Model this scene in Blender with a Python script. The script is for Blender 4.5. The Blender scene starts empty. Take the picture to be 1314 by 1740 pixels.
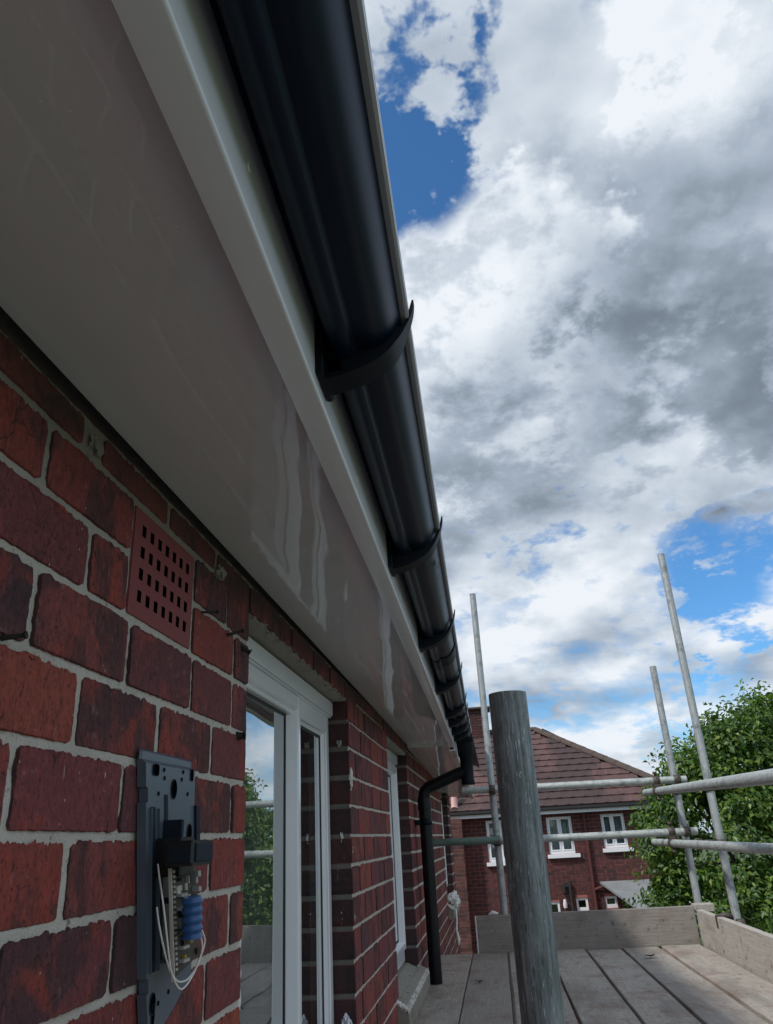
import bpy, bmesh, math, random
import numpy as np
from mathutils import Vector, Matrix, noise
R = math.radians
scene = bpy.context.scene
col = scene.collection
rnd = random.Random(7)

# ------------------------------------------------------------------ camera
# wall face = plane x 0, camera 0.45 m out from it; z 0 = eye level, ground 4.6 m below
GZ = -4.6
cam = bpy.data.cameras.new('camera'); co = bpy.data.objects.new('camera', cam); col.objects.link(co)
cam.sensor_fit = 'VERTICAL'; cam.sensor_height = 36; cam.lens = 1280 / 1740 * 36
cam.clip_start = .02; cam.clip_end = 900
fw = Vector((-0.10221, 0.91102, 0.39949)); rt = Vector((0.98977, 0.13332, -0.05080)); up = Vector((0.09954, -0.39021, 0.91533))
co.matrix_world = Matrix(((rt.x, up.x, -fw.x, .452), (rt.y, up.y, -fw.y, 0), (rt.z, up.z, -fw.z, 0), (0, 0, 0, 1)))
scene.camera = co

# ------------------------------------------------------------------ light
SUN_EL, SUN_DIR = 48, Vector((-.76, -.65, 0)).normalized()
sd = Vector((SUN_DIR.x * math.cos(R(SUN_EL)), SUN_DIR.y * math.cos(R(SUN_EL)), math.sin(R(SUN_EL))))
sun = bpy.data.lights.new('sun', 'SUN'); sun.energy = 2.4; sun.angle = R(4); sun.color = (1, .95, .88)
so = bpy.data.objects.new('sun', sun); col.objects.link(so); so.rotation_euler = sd.to_track_quat('Z', 'Y').to_euler()
vs = scene.view_settings; vs.view_transform = 'Standard'; vs.look = 'None'; vs.gamma = 1; vs.use_curve_mapping = False; vs.exposure = 0.18


class NT:
    """tiny node-tree helper"""
    def __init__(s, t): s.t = t
    def n(s, typ, **kw):
        nd = s.t.nodes.new(typ)
        for k, v in kw.items():
            if k[0] == 'i' and k[1:].isdigit(): s.set(nd.inputs[int(k[1:])], v)
            elif k[0] == '_': s.set(nd.inputs[k[1:].replace('_', ' ')], v)
            else: setattr(nd, k, v)
        return nd
    def set(s, inp, v):
        if isinstance(v, bpy.types.NodeSocket): s.t.links.new(v, inp)
        elif isinstance(v, bpy.types.Node): s.t.links.new(v.outputs[0], inp)
        else:
            if hasattr(inp, 'default_value') and hasattr(inp.default_value, '__len__') and len(inp.default_value) == 4 and len(v) == 3: v = (*v, 1)
            inp.default_value = v
    def m(s, op, a, b=0.0, c=None, clamp=False):
        nd = s.t.nodes.new('ShaderNodeMath'); nd.operation = op; nd.use_clamp = clamp
        s.set(nd.inputs[0], a); s.set(nd.inputs[1], b)
        if c is not None: s.set(nd.inputs[2], c)
        return nd.outputs[0]
    def vm(s, op, a, b=None):
        nd = s.t.nodes.new('ShaderNodeVectorMath'); nd.operation = op
        s.set(nd.inputs[0], a)
        if b is not None: s.set(nd.inputs[1], b)
        return nd.outputs['Value'] if op in ('DOT_PRODUCT', 'LENGTH') else nd.outputs[0]
    def noise(s, vec, scale=5, detail=4, rough=.55, dist=0.0):
        nd = s.t.nodes.new('ShaderNodeTexNoise')
        s.set(nd.inputs['Vector'], vec); nd.inputs['Scale'].default_value = scale; nd.inputs['Detail'].default_value = detail
        nd.inputs['Roughness'].default_value = rough; nd.inputs['Distortion'].default_value = dist
        return nd.outputs['Fac']
    def ss(s, v, a, b, lo=0.0, hi=1.0):
        nd = s.t.nodes.new('ShaderNodeMapRange'); nd.interpolation_type = 'SMOOTHSTEP'
        s.set(nd.inputs[0], v)
        for i, x in enumerate((a, b, lo, hi)): nd.inputs[i + 1].default_value = x
        return nd.outputs[0]
    def mix(s, f, a, b, blend='MIX'):
        nd = s.t.nodes.new('ShaderNodeMix'); nd.data_type = 'RGBA'; nd.blend_type = blend
        s.set(nd.inputs[0], f); s.set(nd.inputs[6], a); s.set(nd.inputs[7], b)
        return nd.outputs[2]
    def ramp(s, f, stops):
        nd = s.t.nodes.new('ShaderNodeValToRGB'); s.set(nd.inputs[0], f); e = nd.color_ramp.elements
        while len(e) < len(stops): e.new(.5)
        for el, (p, c) in zip(e, stops): el.position = p; el.color = (*c, 1)
        return nd.outputs[0]
    def scl(s, vec, v): return s.vm('MULTIPLY', vec, v)


# ------------------------------------------------------------------ world: blue sky behind broken cumulus
W = bpy.data.worlds.new('World'); scene.world = W; W.use_nodes = True
W.node_tree.nodes.clear(); T = NT(W.node_tree)
sky = T.n('ShaderNodeTexSky'); sky.sky_type = 'NISHITA'; sky.sun_disc = False
sky.sun_elevation = R(SUN_EL); sky.sun_rotation = math.atan2(SUN_DIR.x, SUN_DIR.y)
D = T.n('ShaderNodeTexCoord').outputs['Generated']
sp = T.n('ShaderNodeSeparateXYZ', i0=D)
zz = T.m('ADD', T.m('MAXIMUM', sp.outputs[2], 0.0), .30)
P = T.n('ShaderNodeCombineXYZ', i0=T.m('DIVIDE', sp.outputs[0], zz), i1=T.m('DIVIDE', sp.outputs[1], zz), i2=0.37).outputs[0]
n1 = T.noise(P, 1.75, 7, .52, .1)
n2 = T.noise(T.vm('ADD', T.vm('MULTIPLY', P, (.93, .93, 1)), (-.03, -.01, .02)), 1.75, 4, .50, .1)
n3 = T.noise(T.vm('ADD', P, (7, 3, 2)), 5.5, 6, .60, .15)
n4 = T.noise(T.vm('ADD', P, (2, 9, 4)), 15, 4, .62, .1)
wob = T.m('ADD', T.m('SUBTRACT', n3, .5), T.m('MULTIPLY', T.m('SUBTRACT', n4, .5), .5))
dens = T.m('ADD', n1, T.m('MULTIPLY', wob, .15))
# openings and masses of cloud, as directions on the dome with a cosine falloff
def blob(d, a, b, amt, k=1.0):
    v = Vector(d).normalized()
    c = T.vm('DOT_PRODUCT', D, tuple(v))
    c = T.m('ADD', c, T.m('MULTIPLY', wob, k * .050 * (a / 8) ** 1.2))
    return T.ss(c, math.cos(R(a)), math.cos(R(b)), 0.0, amt)
for d, a, b, amt in [((.002, .630, .776), 8, 0, -.36), ((-.018, .700, .714), 7.5, 0, -.36), ((.030, .595, .803), 6, 0, -.16),
                     ((.26, .565, .785), 9, 0, -.26), ((.184, .848, .496), 5, 0, -.16), ((.14, .880, .452), 6, 0, -.07), ((.33, .900, .285), 8, 0, -.30), ((.25, .922, .29), 5, 0, -.12),
                     ((.085, .958, .27), 6, 0, -.12), ((.29, .952, .09), 7, 0, -.12), ((.19, .965, .17), 5, 0, -.10),
                     ((.30, .75, .59), 22, 5, .20), ((.04, .84, .54), 16, 4, .18), ((.36, .62, .70), 14, 4, .16), ((.16, .67, .72), 10, 1, .20), ((-.07, .60, .80), 7, 1, .14), ((.2, .93, .36), 10, 2, .12), ((.10, .92, .38), 11, 1, .12), ((.05, .97, .24), 9, 1, .10), ((.2, .97, .14), 8, 1, .08)]:
    dens = T.m('ADD', dens, blob(d, a, b, amt))
mask = T.ss(dens, .25, .57)
lit = T.m('ADD', T.m('MULTIPLY', T.m('SUBTRACT', n1, n2), 3.6), .72)
lit = T.m('ADD', lit, T.m('MULTIPLY', T.m('SUBTRACT', n3, .5), .55))
lit = T.m('ADD', lit, T.m('MULTIPLY', T.m('SUBTRACT', n4, .5), .13))
thick = T.ss(dens, .50, .85)
dark = blob((.36, .75, .56), 14, 0, .34, 1.0)
dark = T.m('ADD', dark, blob((.29, .83, .47), 9, 0, .18, 1.6))
dark = T.m('ADD', dark, blob((.06, .87, .48), 12, 0, .10, 1.6))
dark = T.m('ADD', dark, blob((.12, .70, .70), 9, 0, .12, 1.6))
bright = blob((.37, .60, .71), 12, 2, .18, 1.6)
bright = T.m('ADD', bright, blob((.02, .80, .60), 14, 0, .42, 1.4))
bright = T.m('ADD', bright, blob((.25, .62, .745), 5, 0, .16, 1.6))
low = T.ss(sp.outputs[2], .10, .42, .06, 0.0)
v = T.m('ADD', T.m('SUBTRACT', T.m('SUBTRACT', lit, T.m('MULTIPLY', thick, .08)), dark), T.m('ADD', bright, low))
v = T.m('ADD', T.m('MULTIPLY', v, .82), .15)
ccol = T.ramp(v, [(0.0, (.13, .16, .20)), (.25, (.20, .245, .30)), (.50, (.345, .405, .485)), (.78, (.55, .615, .69)), (1.0, (.76, .80, .85))])
b1 = T.n('ShaderNodeBackground', _Color=T.mix(1.0, sky.outputs[0], (.48, .92, 1.28), 'MULTIPLY'), _Strength=.110)
b2 = T.n('ShaderNodeBackground', _Color=ccol, _Strength=1.0)
ms = T.n('ShaderNodeMixShader', i0=mask, i1=b1, i2=b2)
T.n('ShaderNodeOutputWorld', i0=ms)

# ------------------------------------------------------------------ materials
MATS = {}
def mat(name, **kw):
    m = bpy.data.materials.new(name); m.use_nodes = True; m.node_tree.nodes.clear()
    t = NT(m.node_tree); b = t.n('ShaderNodeBsdfPrincipled'); t.n('ShaderNodeOutputMaterial', i0=b)
    for k, v_ in kw.items(): t.set(b.inputs[k.replace('_', ' ')], v_)
    MATS[name] = m; return m, t, b
def pos(t): return t.n('ShaderNodeNewGeometry').outputs['Position']
def bump(t, b, h, dist=.001, strength=.6):
    t.set(b.inputs['Normal'], t.n('ShaderNodeBump', _Height=h, _Distance=dist, _Strength=strength).outputs[0])
def pid(t, k=1.0):
    """one random number per object and per separate piece of a joined mesh"""
    a = t.n('ShaderNodeObjectInfo').outputs['Random']; g = t.n('ShaderNodeNewGeometry').outputs['Random Per Island']
    return t.m('FRACT', t.m('ADD', t.m('MULTIPLY', a, 7.31 * k), t.m('MULTIPLY', g, 3.17 * k)))

def brick_mat(name, tones, scale=1.0, specks=True, near=True):
    m, t, b = mat(name, Roughness=.86)
    p = pos(t); r = pid(t); r2 = pid(t, 3.7)
    base = t.ramp(r, tones)
    off = t.n('ShaderNodeCombineXYZ', i0=t.m('MULTIPLY', r, 9.0), i1=t.m('MULTIPLY', r2, 9.0), i2=r).outputs[0]
    q = t.vm('ADD', t.scl(p, (1, 1.15, .80)), off)
    pn = t.noise(q, 11 * scale, 5, .62, .4)
    burnt = t.ss(t.m('ADD', pn, t.m('MULTIPLY', t.m('SUBTRACT', r2, .5), .26)), .50, .62)
    c = t.mix(t.m('MULTIPLY', burnt, .72), base, (.045, .026, .030))
    hot = t.ss(t.noise(t.vm('ADD', q, (3, 1, 5)), 14 * scale, 4, .6, .5), .52, .68)
    c = t.mix(t.m('MULTIPLY', hot, .6), c, (.38, .058, .034))
    fine = t.noise(q, 120 * scale, 5, .7)
    c = t.mix(.62, c, t.ramp(fine, [(.30, (.30, .30, .32)), (.70, (1.35, 1.28, 1.25))]), 'MULTIPLY')
    pit = t.ss(t.noise(t.vm('ADD', q, (8, 2, 1)), 210 * scale, 3, .6), .60, .68)
    c = t.mix(t.m('MULTIPLY', pit, .75), c, (.035, .020, .022))
    # drag marks and cracks
    drag = t.noise(t.scl(p, (1, 1.0, .30)), 75 * scale, 4, .6, 1.2)
    crack = t.m('MULTIPLY', t.ss(drag, .64, .68), t.ss(t.noise(q, 13, 2), .44, .56))
    vo = t.n('ShaderNodeTexVoronoi', feature='DISTANCE_TO_EDGE', _Scale=17 * scale, i0=t.vm('ADD', q, t.scl(t.n('ShaderNodeTexNoise', i0=q, _Scale=20.0).outputs['Color'], (.05, .05, .05))))
    gap = t.noise(q, 9, 2)
    vein = t.m('MULTIPLY', t.ss(vo.outputs['Distance'], .008, .0), t.ss(gap, .50, .58))
    dk = t.m('MAXIMUM', crack, vein)
    c = t.mix(t.m('MULTIPLY', dk, .82), c, (.018, .012, .012))
    if specks:
        sp_ = t.ss(t.noise(t.scl(p, (1, 1, .45)), 165, 2, .5), .755, .775)
        c = t.mix(sp_, c, (.62, .58, .54))
        drip = t.m('MULTIPLY', t.ss(t.noise(t.scl(p, (1, 1, .07)), 85, 2, .4), .74, .76), t.ss(t.noise(p, 14, 2), .54, .60)); c = t.mix(t.m('MULTIPLY', drip, .8), c, (.58, .54, .50))
        lime = t.m('MULTIPLY', t.ss(t.noise(p, 30, 4, .7), .60, .72), .35)
        c = t.mix(lime, c, (.36, .27, .25))
    if near:                                                 # darker on faces turned to -y and towards the top course
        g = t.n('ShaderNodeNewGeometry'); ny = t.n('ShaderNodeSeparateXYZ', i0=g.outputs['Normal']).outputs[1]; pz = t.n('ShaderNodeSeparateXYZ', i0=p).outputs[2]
        darken = t.m('MAXIMUM', t.m('MULTIPLY', t.ss(t.m('MULTIPLY', ny, -1.0), .5, .8), .80), t.m('MULTIPLY', t.ss(t.m('ADD', pz, t.m('MULTIPLY', pn, .12)), .47, .55), .65))
        c = t.mix(darken, c, (.030, .022, .024))
    t.set(b.inputs['Base Color'], c)
    h = t.m('SUBTRACT', t.m('ADD', t.m('MULTIPLY', fine, .9), t.m('MULTIPLY', pn, .5)), t.m('ADD', t.m('MULTIPLY', dk, .8), t.m('MULTIPLY', pit, .5)))
    bump(t, b, h, .004 / scale, .75)
    return m
RED = [(0.0, (.115, .040, .044)), (.20, (.155, .044, .050)), (.40, (.22, .050, .046)), (.60, (.29, .058, .042)), (.78, (.18, .046, .056)), (1.0, (.36, .078, .044))]
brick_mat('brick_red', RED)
brick_mat('brick_far', [(0, (.35, .080, .074)), (.5, (.41, .095, .085)), (1, (.46, .12, .10))], .6, False)
brick_mat('brick_sunlit', [(0, (.50, .17, .11)), (.5, (.56, .20, .13)), (1, (.60, .25, .17))], .6, False)  # pier brick, lightened to orange to carry the sun on it
m, t, b = mat('airbrick_clay', Roughness=.75); p = pos(t)
t.set(b.inputs['Base Color'], t.mix(t.noise(p, 60, 4), (.21, .045, .048), (.27, .062, .060))); bump(t, b, t.noise(p, 400, 3), .0006)

m, t, b = mat('mortar', Roughness=.95); p = pos(t)
big = t.noise(p, 9, 4); gr = t.noise(p, 420, 4, .7); md = t.noise(p, 60, 5, .65)
c = t.mix(big, (.46, .42, .365), (.72, .68, .61)); c = t.mix(.55, c, t.ramp(gr, [(.3, (.55, .55, .55)), (.7, (1.2, 1.2, 1.18))]), 'MULTIPLY')
c = t.mix(t.ss(md, .60, .74), c, (.13, .11, .095))
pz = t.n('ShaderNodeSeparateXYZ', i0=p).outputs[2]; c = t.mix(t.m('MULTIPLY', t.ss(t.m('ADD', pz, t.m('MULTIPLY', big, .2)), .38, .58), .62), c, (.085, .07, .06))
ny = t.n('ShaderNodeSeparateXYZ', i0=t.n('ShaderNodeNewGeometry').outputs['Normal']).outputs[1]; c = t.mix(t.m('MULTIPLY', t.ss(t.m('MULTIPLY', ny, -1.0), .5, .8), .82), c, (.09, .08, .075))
t.set(b.inputs['Base Color'], c); bump(t, b, t.m('ADD', t.m('MULTIPLY', gr, .5), t.m('MULTIPLY', md, 1.4)), .0032, .9)
m, t, b = mat('mortar_far', Roughness=.95, Base_Color=(.34, .13, .11, 1))

m, t, b = mat('upvc_white', Roughness=.17, Base_Color=(.80, .80, .79, 1)); p = pos(t)
b.inputs['Coat Weight'].default_value = .3; b.inputs['Coat Roughness'].default_value = .05
dirt = t.ss(t.noise(p, 7, 5, .7), .5, .78); t.set(b.inputs['Base Color'], t.mix(t.m('MULTIPLY', dirt, .25), (.85, .87, .90), (.60, .59, .57)))
m, t, b = mat('soffit_plastic', Roughness=.10, Base_Color=(.68, .68, .68, 1)); p = pos(t)
b.inputs['Specular IOR Level'].default_value = .75
sm = t.noise(p, 14, 4, .6); t.set(b.inputs['Roughness'], t.m('ADD', .022, t.m('MULTIPLY', t.ss(sm, .35, .8), .05)))
dust = t.ss(t.noise(p, 170, 2, .5), .75, .78)
t.set(b.inputs['Base Color'], t.mix(dust, t.mix(t.noise(p, 2.5, 3), (.74, .735, .74), (.66, .66, .665)), (.95, .95, .95)))
wave = t.m('ADD', t.noise(t.scl(p, (7, 1.3, 1)), 1.6, 2, .4), t.m('MULTIPLY', t.noise(t.scl(p, (1.5, 1, 1)), 9, 2, .5), .10)); bump(t, b, wave, .0017, 1.0)
m, t, b = mat('fascia_plastic', Roughness=.30, Base_Color=(.78, .78, .76, 1)); p = pos(t)
t.set(b.inputs['Base Color'], t.mix(t.m('MULTIPLY', t.ss(t.noise(t.scl(p, (1, .4, 1)), 12, 5, .7), .5, .8), .2), (.84, .86, .92), (.66, .67, .70))); b.inputs['Coat Weight'].default_value = .6; b.inputs['Coat Roughness'].default_value = .08

m, t, b = mat('gutter_black', Base_Color=(.002, .010, .028, 1)); p = pos(t)
b.inputs['Specular IOR Level'].default_value = .28
t.set(b.inputs['Roughness'], t.m('ADD', .30, t.m('MULTIPLY', t.noise(t.scl(p, (6, .4, 6)), 8, 3), .12)))
ds = t.ss(t.noise(t.scl(p, (1, .12, 1)), 60, 4, .6), .60, .76); t.set(b.inputs['Base Color'], t.mix(t.m('MULTIPLY', ds, .10), (.002, .010, .028), (.10, .105, .11)))
mat('rim_sheen', Base_Color=(.42, .45, .50, 1), Roughness=.35)  # rim of the black gutter, sky gloss painted in as pale grey
m, t, b = mat('bracket_black', Base_Color=(.002, .005, .011, 1), Roughness=.5, Specular_IOR_Level=.22)
m, t, b = mat('downpipe_black', Roughness=.32, Base_Color=(.004, .005, .008, 1), Specular_IOR_Level=.3)

# glass: tinted transparency + double-surface mirror
m = bpy.data.materials.new('window_glass'); m.use_nodes = True; m.node_tree.nodes.clear(); t = NT(m.node_tree); MATS['window_glass'] = m
fr = t.n('ShaderNodeFresnel', _IOR=1.52).outputs[0]; p = pos(t)
bp = t.n('ShaderNodeBump', _Height=t.noise(t.scl(p, (1, 1.6, .5)), 2.2, 1), _Distance=.004, _Strength=.5).outputs[0]
gl = t.n('ShaderNodeBsdfGlossy', _Color=(.93, .96, .97), _Roughness=.012, _Normal=bp)
tr = t.n('ShaderNodeBsdfTransparent', _Color=(.72, .78, .77))
mx = t.n('ShaderNodeMixShader', i0=t.m('MULTIPLY', fr, 2.5, clamp=True), i1=tr, i2=gl); t.n('ShaderNodeOutputMaterial', i0=mx)
mat('gasket', Base_Color=(.010, .011, .012, 1), Roughness=.6)
m, t, b = mat('net_curtain', Roughness=.9, Base_Color=(.42, .43, .42, 1))
mat('room_dark', Base_Color=(.06, .055, .05, 1), Roughness=.9)
m, t, b = mat('curtain_far', Roughness=.9, Base_Color=(.50, .55, .58, 1))
m, t, b = mat('sill_stone', Roughness=.9); p = pos(t)
c = t.mix(t.noise(p, 7, 5, .7), (.20, .19, .155), (.34, .32, .27)); c = t.mix(t.ss(t.noise(p, 35, 5, .7), .56, .70), c, (.09, .085, .07))
c = t.mix(.5, c, t.ramp(t.noise(p, 300, 3), [(.3, (.6, .6, .6)), (.7, (1.2, 1.2, 1.2))]), 'MULTIPLY')
t.set(b.inputs['Base Color'], c); bump(t, b, t.noise(p, 90, 6, .7), .003)
m, t, b = mat('sill_edge', Roughness=.9); p = pos(t)
t.set(b.inputs['Base Color'], t.mix(t.ss(t.noise(p, 40, 5, .7), .42, .6), (.62, .60, .56), (.30, .27, .23))); bump(t, b, t.noise(p, 130, 5), .003)

def board_mat(name, a, bb, grain_axis='y', red=.5):
    m, t, b = mat(name, Roughness=.88); p = pos(t); r = pid(t)
    s = {'y': (14, .8, 14), 'x': (.8, 14, 14)}[grain_axis]
    off = t.n('ShaderNodeCombineXYZ', i0=t.m('MULTIPLY', r, 5), i1=t.m('MULTIPLY', r, 17), i2=r).outputs[0]
    q = t.vm('ADD', p, off)
    g1 = t.noise(t.scl(q, s), 6, 6, .65, .6); g2 = t.noise(t.scl(q, tuple(k * (3 if k > 1 else 1.5) for k in s)), 9, 4, .7)
    pt = t.noise(q, 4.2, 5, .65); pt2 = t.noise(t.vm('ADD', q, (4, 4, 4)), 11, 5, .7)
    c = t.mix(g1, a, bb); c = t.mix(.6, c, t.ramp(g2, [(.32, (.55, .54, .53)), (.68, (1.22, 1.2, 1.18))]), 'MULTIPLY')
    c = t.mix(t.m('MULTIPLY', t.ss(pt, .50, .68), red), c, (.23, .115, .09))
    c = t.mix(t.m('MULTIPLY', t.ss(pt2, .56, .70), .65), c, (.42, .40, .37))
    c = t.mix(t.m('MULTIPLY', t.ss(t.noise(q, 26, 5, .75), .56, .68), .75), c, (.07, .060, .050))
    c = t.mix(t.m('MULTIPLY', t.ss(t.noise(t.scl(q, (1, .35, 1)), 2.2, 4, .7), .50, .64), .45), c, (.13, .11, .095))
    c = t.mix(t.ss(t.noise(q, 90, 2, .5), .76, .79), c, (.62, .60, .56))
    kn = t.n('ShaderNodeTexVoronoi', _Scale=3.0, i0=t.scl(q, (1.5, 1, 1.5))).outputs['Distance']
    c = t.mix(t.ss(kn, .05, .025), c, (.06, .045, .035))
    c = t.mix(t.m('MULTIPLY', t.m('SUBTRACT', pid(t, 2.3), .4), .6, clamp=True), c, (.14, .125, .12))
    t.set(b.inputs['Base Color'], c); bump(t, b, t.m('ADD', t.m('MULTIPLY', g2, .8), g1), .0035, .8)
board_mat('board_wood', (.275, .24, .21), (.53, .485, .435), 'y', .55)
board_mat('toe_wood', (.27, .245, .215), (.47, .44, .40), 'x', .3)
board_mat('toe_wood_side', (.38, .35, .31), (.60, .57, .52), 'y', .2)
m, t, b = mat('white_paint', Base_Color=(.8, .8, .8, 1), Roughness=.6)

def tube_mat(name, a, bb, met=.75, rough=.42, streak=(26, 26, 1.6), green=0.0, dots=.6):
    m, t, b = mat(name, Metallic=met); p = pos(t)
    st = t.noise(t.scl(p, streak), 7, 6, .7, .5); bl = t.noise(p, 16, 6, .7); fi = t.noise(t.scl(p, tuple(min(k, 8) for k in streak)), 60, 5, .75, .7)
    c = t.mix(t.ss(st, .3, .7), a, bb); c = t.mix(t.m('MULTIPLY', t.ss(bl, .48, .66), .6), c, tuple(k * .42 for k in a))
    c = t.mix(t.m('MULTIPLY', t.ss(fi, .585, .66), dots), c, (.62, .66, .66)); c = t.mix(t.m('MULTIPLY', t.ss(fi, .41, .35), .7), c, (.03, .035, .04))
    if green: c = t.mix(green, c, (.10, .20, .155))
    t.set(b.inputs['Base Color'], c); t.set(b.inputs['Roughness'], t.m('ADD', rough, t.m('MULTIPLY', fi, .3)))
    bump(t, b, t.m('ADD', fi, st), .0012, .7)
m, t, b = mat('pole_weathered', Metallic=.35); p = pos(t)
st = t.noise(t.scl(p, (1, 1, .05)), 170, 5, .7); st2 = t.noise(t.scl(p, (1, 1, .12)), 60, 5, .7, .4); bl = t.noise(p, 22, 6, .7); sc1 = t.noise(t.scl(p, (1, 1, .10)), 420, 3, .6, .2); pk = t.noise(p, 330, 3, .6)
c = t.mix(t.ss(st2, .32, .68), (.115, .135, .145), (.30, .335, .35)); c = t.mix(.7, c, t.ramp(st, [(.35, (.5, .5, .5)), (.65, (1.35, 1.35, 1.35))]), 'MULTIPLY')
c = t.mix(t.m('MULTIPLY', t.ss(bl, .56, .72), .35), c, (.085, .09, .085))
c = t.mix(t.m('MULTIPLY', t.m('MULTIPLY', t.ss(sc1, .58, .64), t.ss(bl, .55, .40)), .8), c, (.62, .66, .68)); c = t.mix(t.m('MULTIPLY', t.ss(sc1, .40, .34), .6), c, (.035, .038, .04)); c = t.mix(t.ss(pk, .68, .73), c, (.60, .62, .60))
c = t.mix(t.m('MULTIPLY', t.ss(t.noise(p, 40, 4, .7), .64, .72), .6), c, (.12, .07, .045))
t.set(b.inputs['Base Color'], c); t.set(b.inputs['Roughness'], t.m('ADD', .36, t.m('MULTIPLY', st, .35))); bump(t, b, t.m('ADD', st, t.m('MULTIPLY', sc1, .8)), .0009, .8)
tube_mat('tube_galvanised', (.36, .39, .40), (.55, .58, .59), .45, .38, dots=.3)
tube_mat('tube_rail', (.36, .39, .38), (.56, .59, .57), .4, .42, (3, 3, 20), dots=.35)
tube_mat('tube_green', (.16, .22, .20), (.26, .33, .30), .3, .5, (3, 3, 20), .45, .2)
mat('tube_inside', Base_Color=(.03, .03, .03, 1), Roughness=.9)
m, t, b = mat('coupler_steel', Metallic=.6, Roughness=.6); p = pos(t); t.set(b.inputs['Base Color'], t.mix(t.noise(p, 60, 4), (.05, .045, .04), (.16, .13, .11)))

m, t, b = mat('roof_tile', Roughness=.82); p = pos(t); r = pid(t)
c = t.ramp(r, [(0, (.058, .036, .036)), (.5, (.064, .038, .037)), (1, (.072, .040, .039))])
sun_patch = t.noise(t.scl(p, (1, .5, .5)), .75, 4, .6, .6); c = t.mix(t.m('MULTIPLY', t.ss(sun_patch, .50, .62), .7), c, (.15, .075, .070))  # patches of pinkish sunlight put into the tile colour
c = t.mix(t.m('MULTIPLY', t.ss(t.noise(p, 5, 5, .7), .5, .7), .6), c, (.055, .042, .038)); t.set(b.inputs['Base Color'], c); bump(t, b, t.noise(p, 60, 4), .01)
mat('ridge_tile', Base_Color=(.085, .06, .05, 1), Roughness=.85)
mat('far_gutter', Base_Color=(.03, .03, .03, 1), Roughness=.5)
m, t, b = mat('felt_grey', Roughness=.9); p = pos(t); t.set(b.inputs['Base Color'], t.mix(t.noise(p, 2.5, 5, .7), (.13, .14, .15), (.34, .35, .36)))
mat('sunlit_pink', Base_Color=(.62, .36, .33, 1), Roughness=.85)  # pale pink with the sunlit look of verge and pier painted in
mat('soil_pipe', Base_Color=(.10, .025, .024, 1), Roughness=.6)

m, t, b = mat('plate_plastic', Roughness=.34); p = pos(t)
t.set(b.inputs['Base Color'], t.mix(t.noise(p, 14, 4), (.075, .100, .132), (.105, .132, .165))); bump(t, b, t.noise(p, 500, 2), .0002)
mat('plate_dark', Base_Color=(.010, .018, .030, 1), Roughness=.65, Specular_IOR_Level=.25)
mat('hole_shade', Base_Color=(.003, .003, .004, 1), Roughness=1, Specular_IOR_Level=.0)  # black painted in for the shade inside holes modelled shallow
mat('siren_black', Base_Color=(.010, .014, .015, 1), Roughness=.3)
mat('pcb_brown', Base_Color=(.055, .042, .034, 1), Roughness=.5)
mat('pcb_cream', Base_Color=(.55, .50, .43, 1), Roughness=.5)
mat('component_silver', Base_Color=(.62, .62, .60, 1), Roughness=.3, Metallic=.6)
mat('component_dark', Base_Color=(.02, .02, .02, 1), Roughness=.4)
mat('component_yellow', Base_Color=(.30, .24, .03, 1), Roughness=.5)
mat('battery_blue', Base_Color=(.025, .10, .27, 1), Roughness=.35)
mat('wire_white', Base_Color=(.75, .73, .70, 1), Roughness=.4)
mat('rust_nail', Base_Color=(.022, .017, .015, 1), Roughness=.8)
m, t, b = mat('foil', Metallic=.75, Roughness=.28, Base_Color=(.6, .62, .66, 1))
m, t, b = mat('white_bag', Roughness=.5, Base_Color=(.80, .79, .77, 1))
mat('sealant', Base_Color=(.80, .79, .76, 1), Roughness=.6)
mat('dead_leaf', Base_Color=(.03, .022, .017, 1), Roughness=.8)
m, t, b = mat('sticker', Roughness=.6); p = pos(t)
t.set(b.inputs['Base Color'], t.mix(t.ss(t.noise(t.scl(p, (1, 1.6, 1)), 420, 1), .5, .56), (.56, .58, .58), (.12, .13, .14)))

def leaf_mat(name, a, bb, cc):
    m = bpy.data.materials.new(name); m.use_nodes = True; m.node_tree.nodes.clear(); t = NT(m.node_tree); MATS[name] = m
    g = t.n('ShaderNodeNewGeometry'); r = g.outputs['Random Per Island']; n_ = t.noise(g.outputs['Position'], 1.3, 3)
    c = t.ramp(t.m('ADD', t.m('MULTIPLY', r, .6), t.m('MULTIPLY', n_, .4)), [(.15, a), (.5, bb), (.85, cc)])
    d = t.n('ShaderNodeBsdfPrincipled', _Roughness=.42, i0=c); tl = t.n('ShaderNodeBsdfTranslucent', i0=t.mix(1.0, c, (1.2, 1.5, .5), 'MULTIPLY'))
    t.n('ShaderNodeOutputMaterial', i0=t.n('ShaderNodeMixShader', i0=.30, i1=d, i2=tl))
leaf_mat('leaf_green', (.022, .060, .014), (.070, .150, .024), (.21, .29, .045))
leaf_mat('leaf_dark', (.03, .06, .02), (.05, .095, .03), (.08, .14, .04))
m, t, b = mat('bark', Roughness=.95); p = pos(t); t.set(b.inputs['Base Color'], t.mix(t.noise(t.scl(p, (3, 3, .6)), 12, 5), (.05, .038, .028), (.13, .105, .08))); bump(t, b, t.noise(t.scl(p, (3, 3, .6)), 12, 5), .02)
m, t, b = mat('grass', Roughness=.95); p = pos(t); t.set(b.inputs['Base Color'], t.mix(t.noise(p, .35, 6, .7), (.045, .085, .022), (.10, .13, .045)))
m, t, b = mat('paving', Roughness=.9); p = pos(t); t.set(b.inputs['Base Color'], t.mix(t.noise(p, 1.5, 6, .7), (.24, .23, .21), (.36, .34, .31)))
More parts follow.
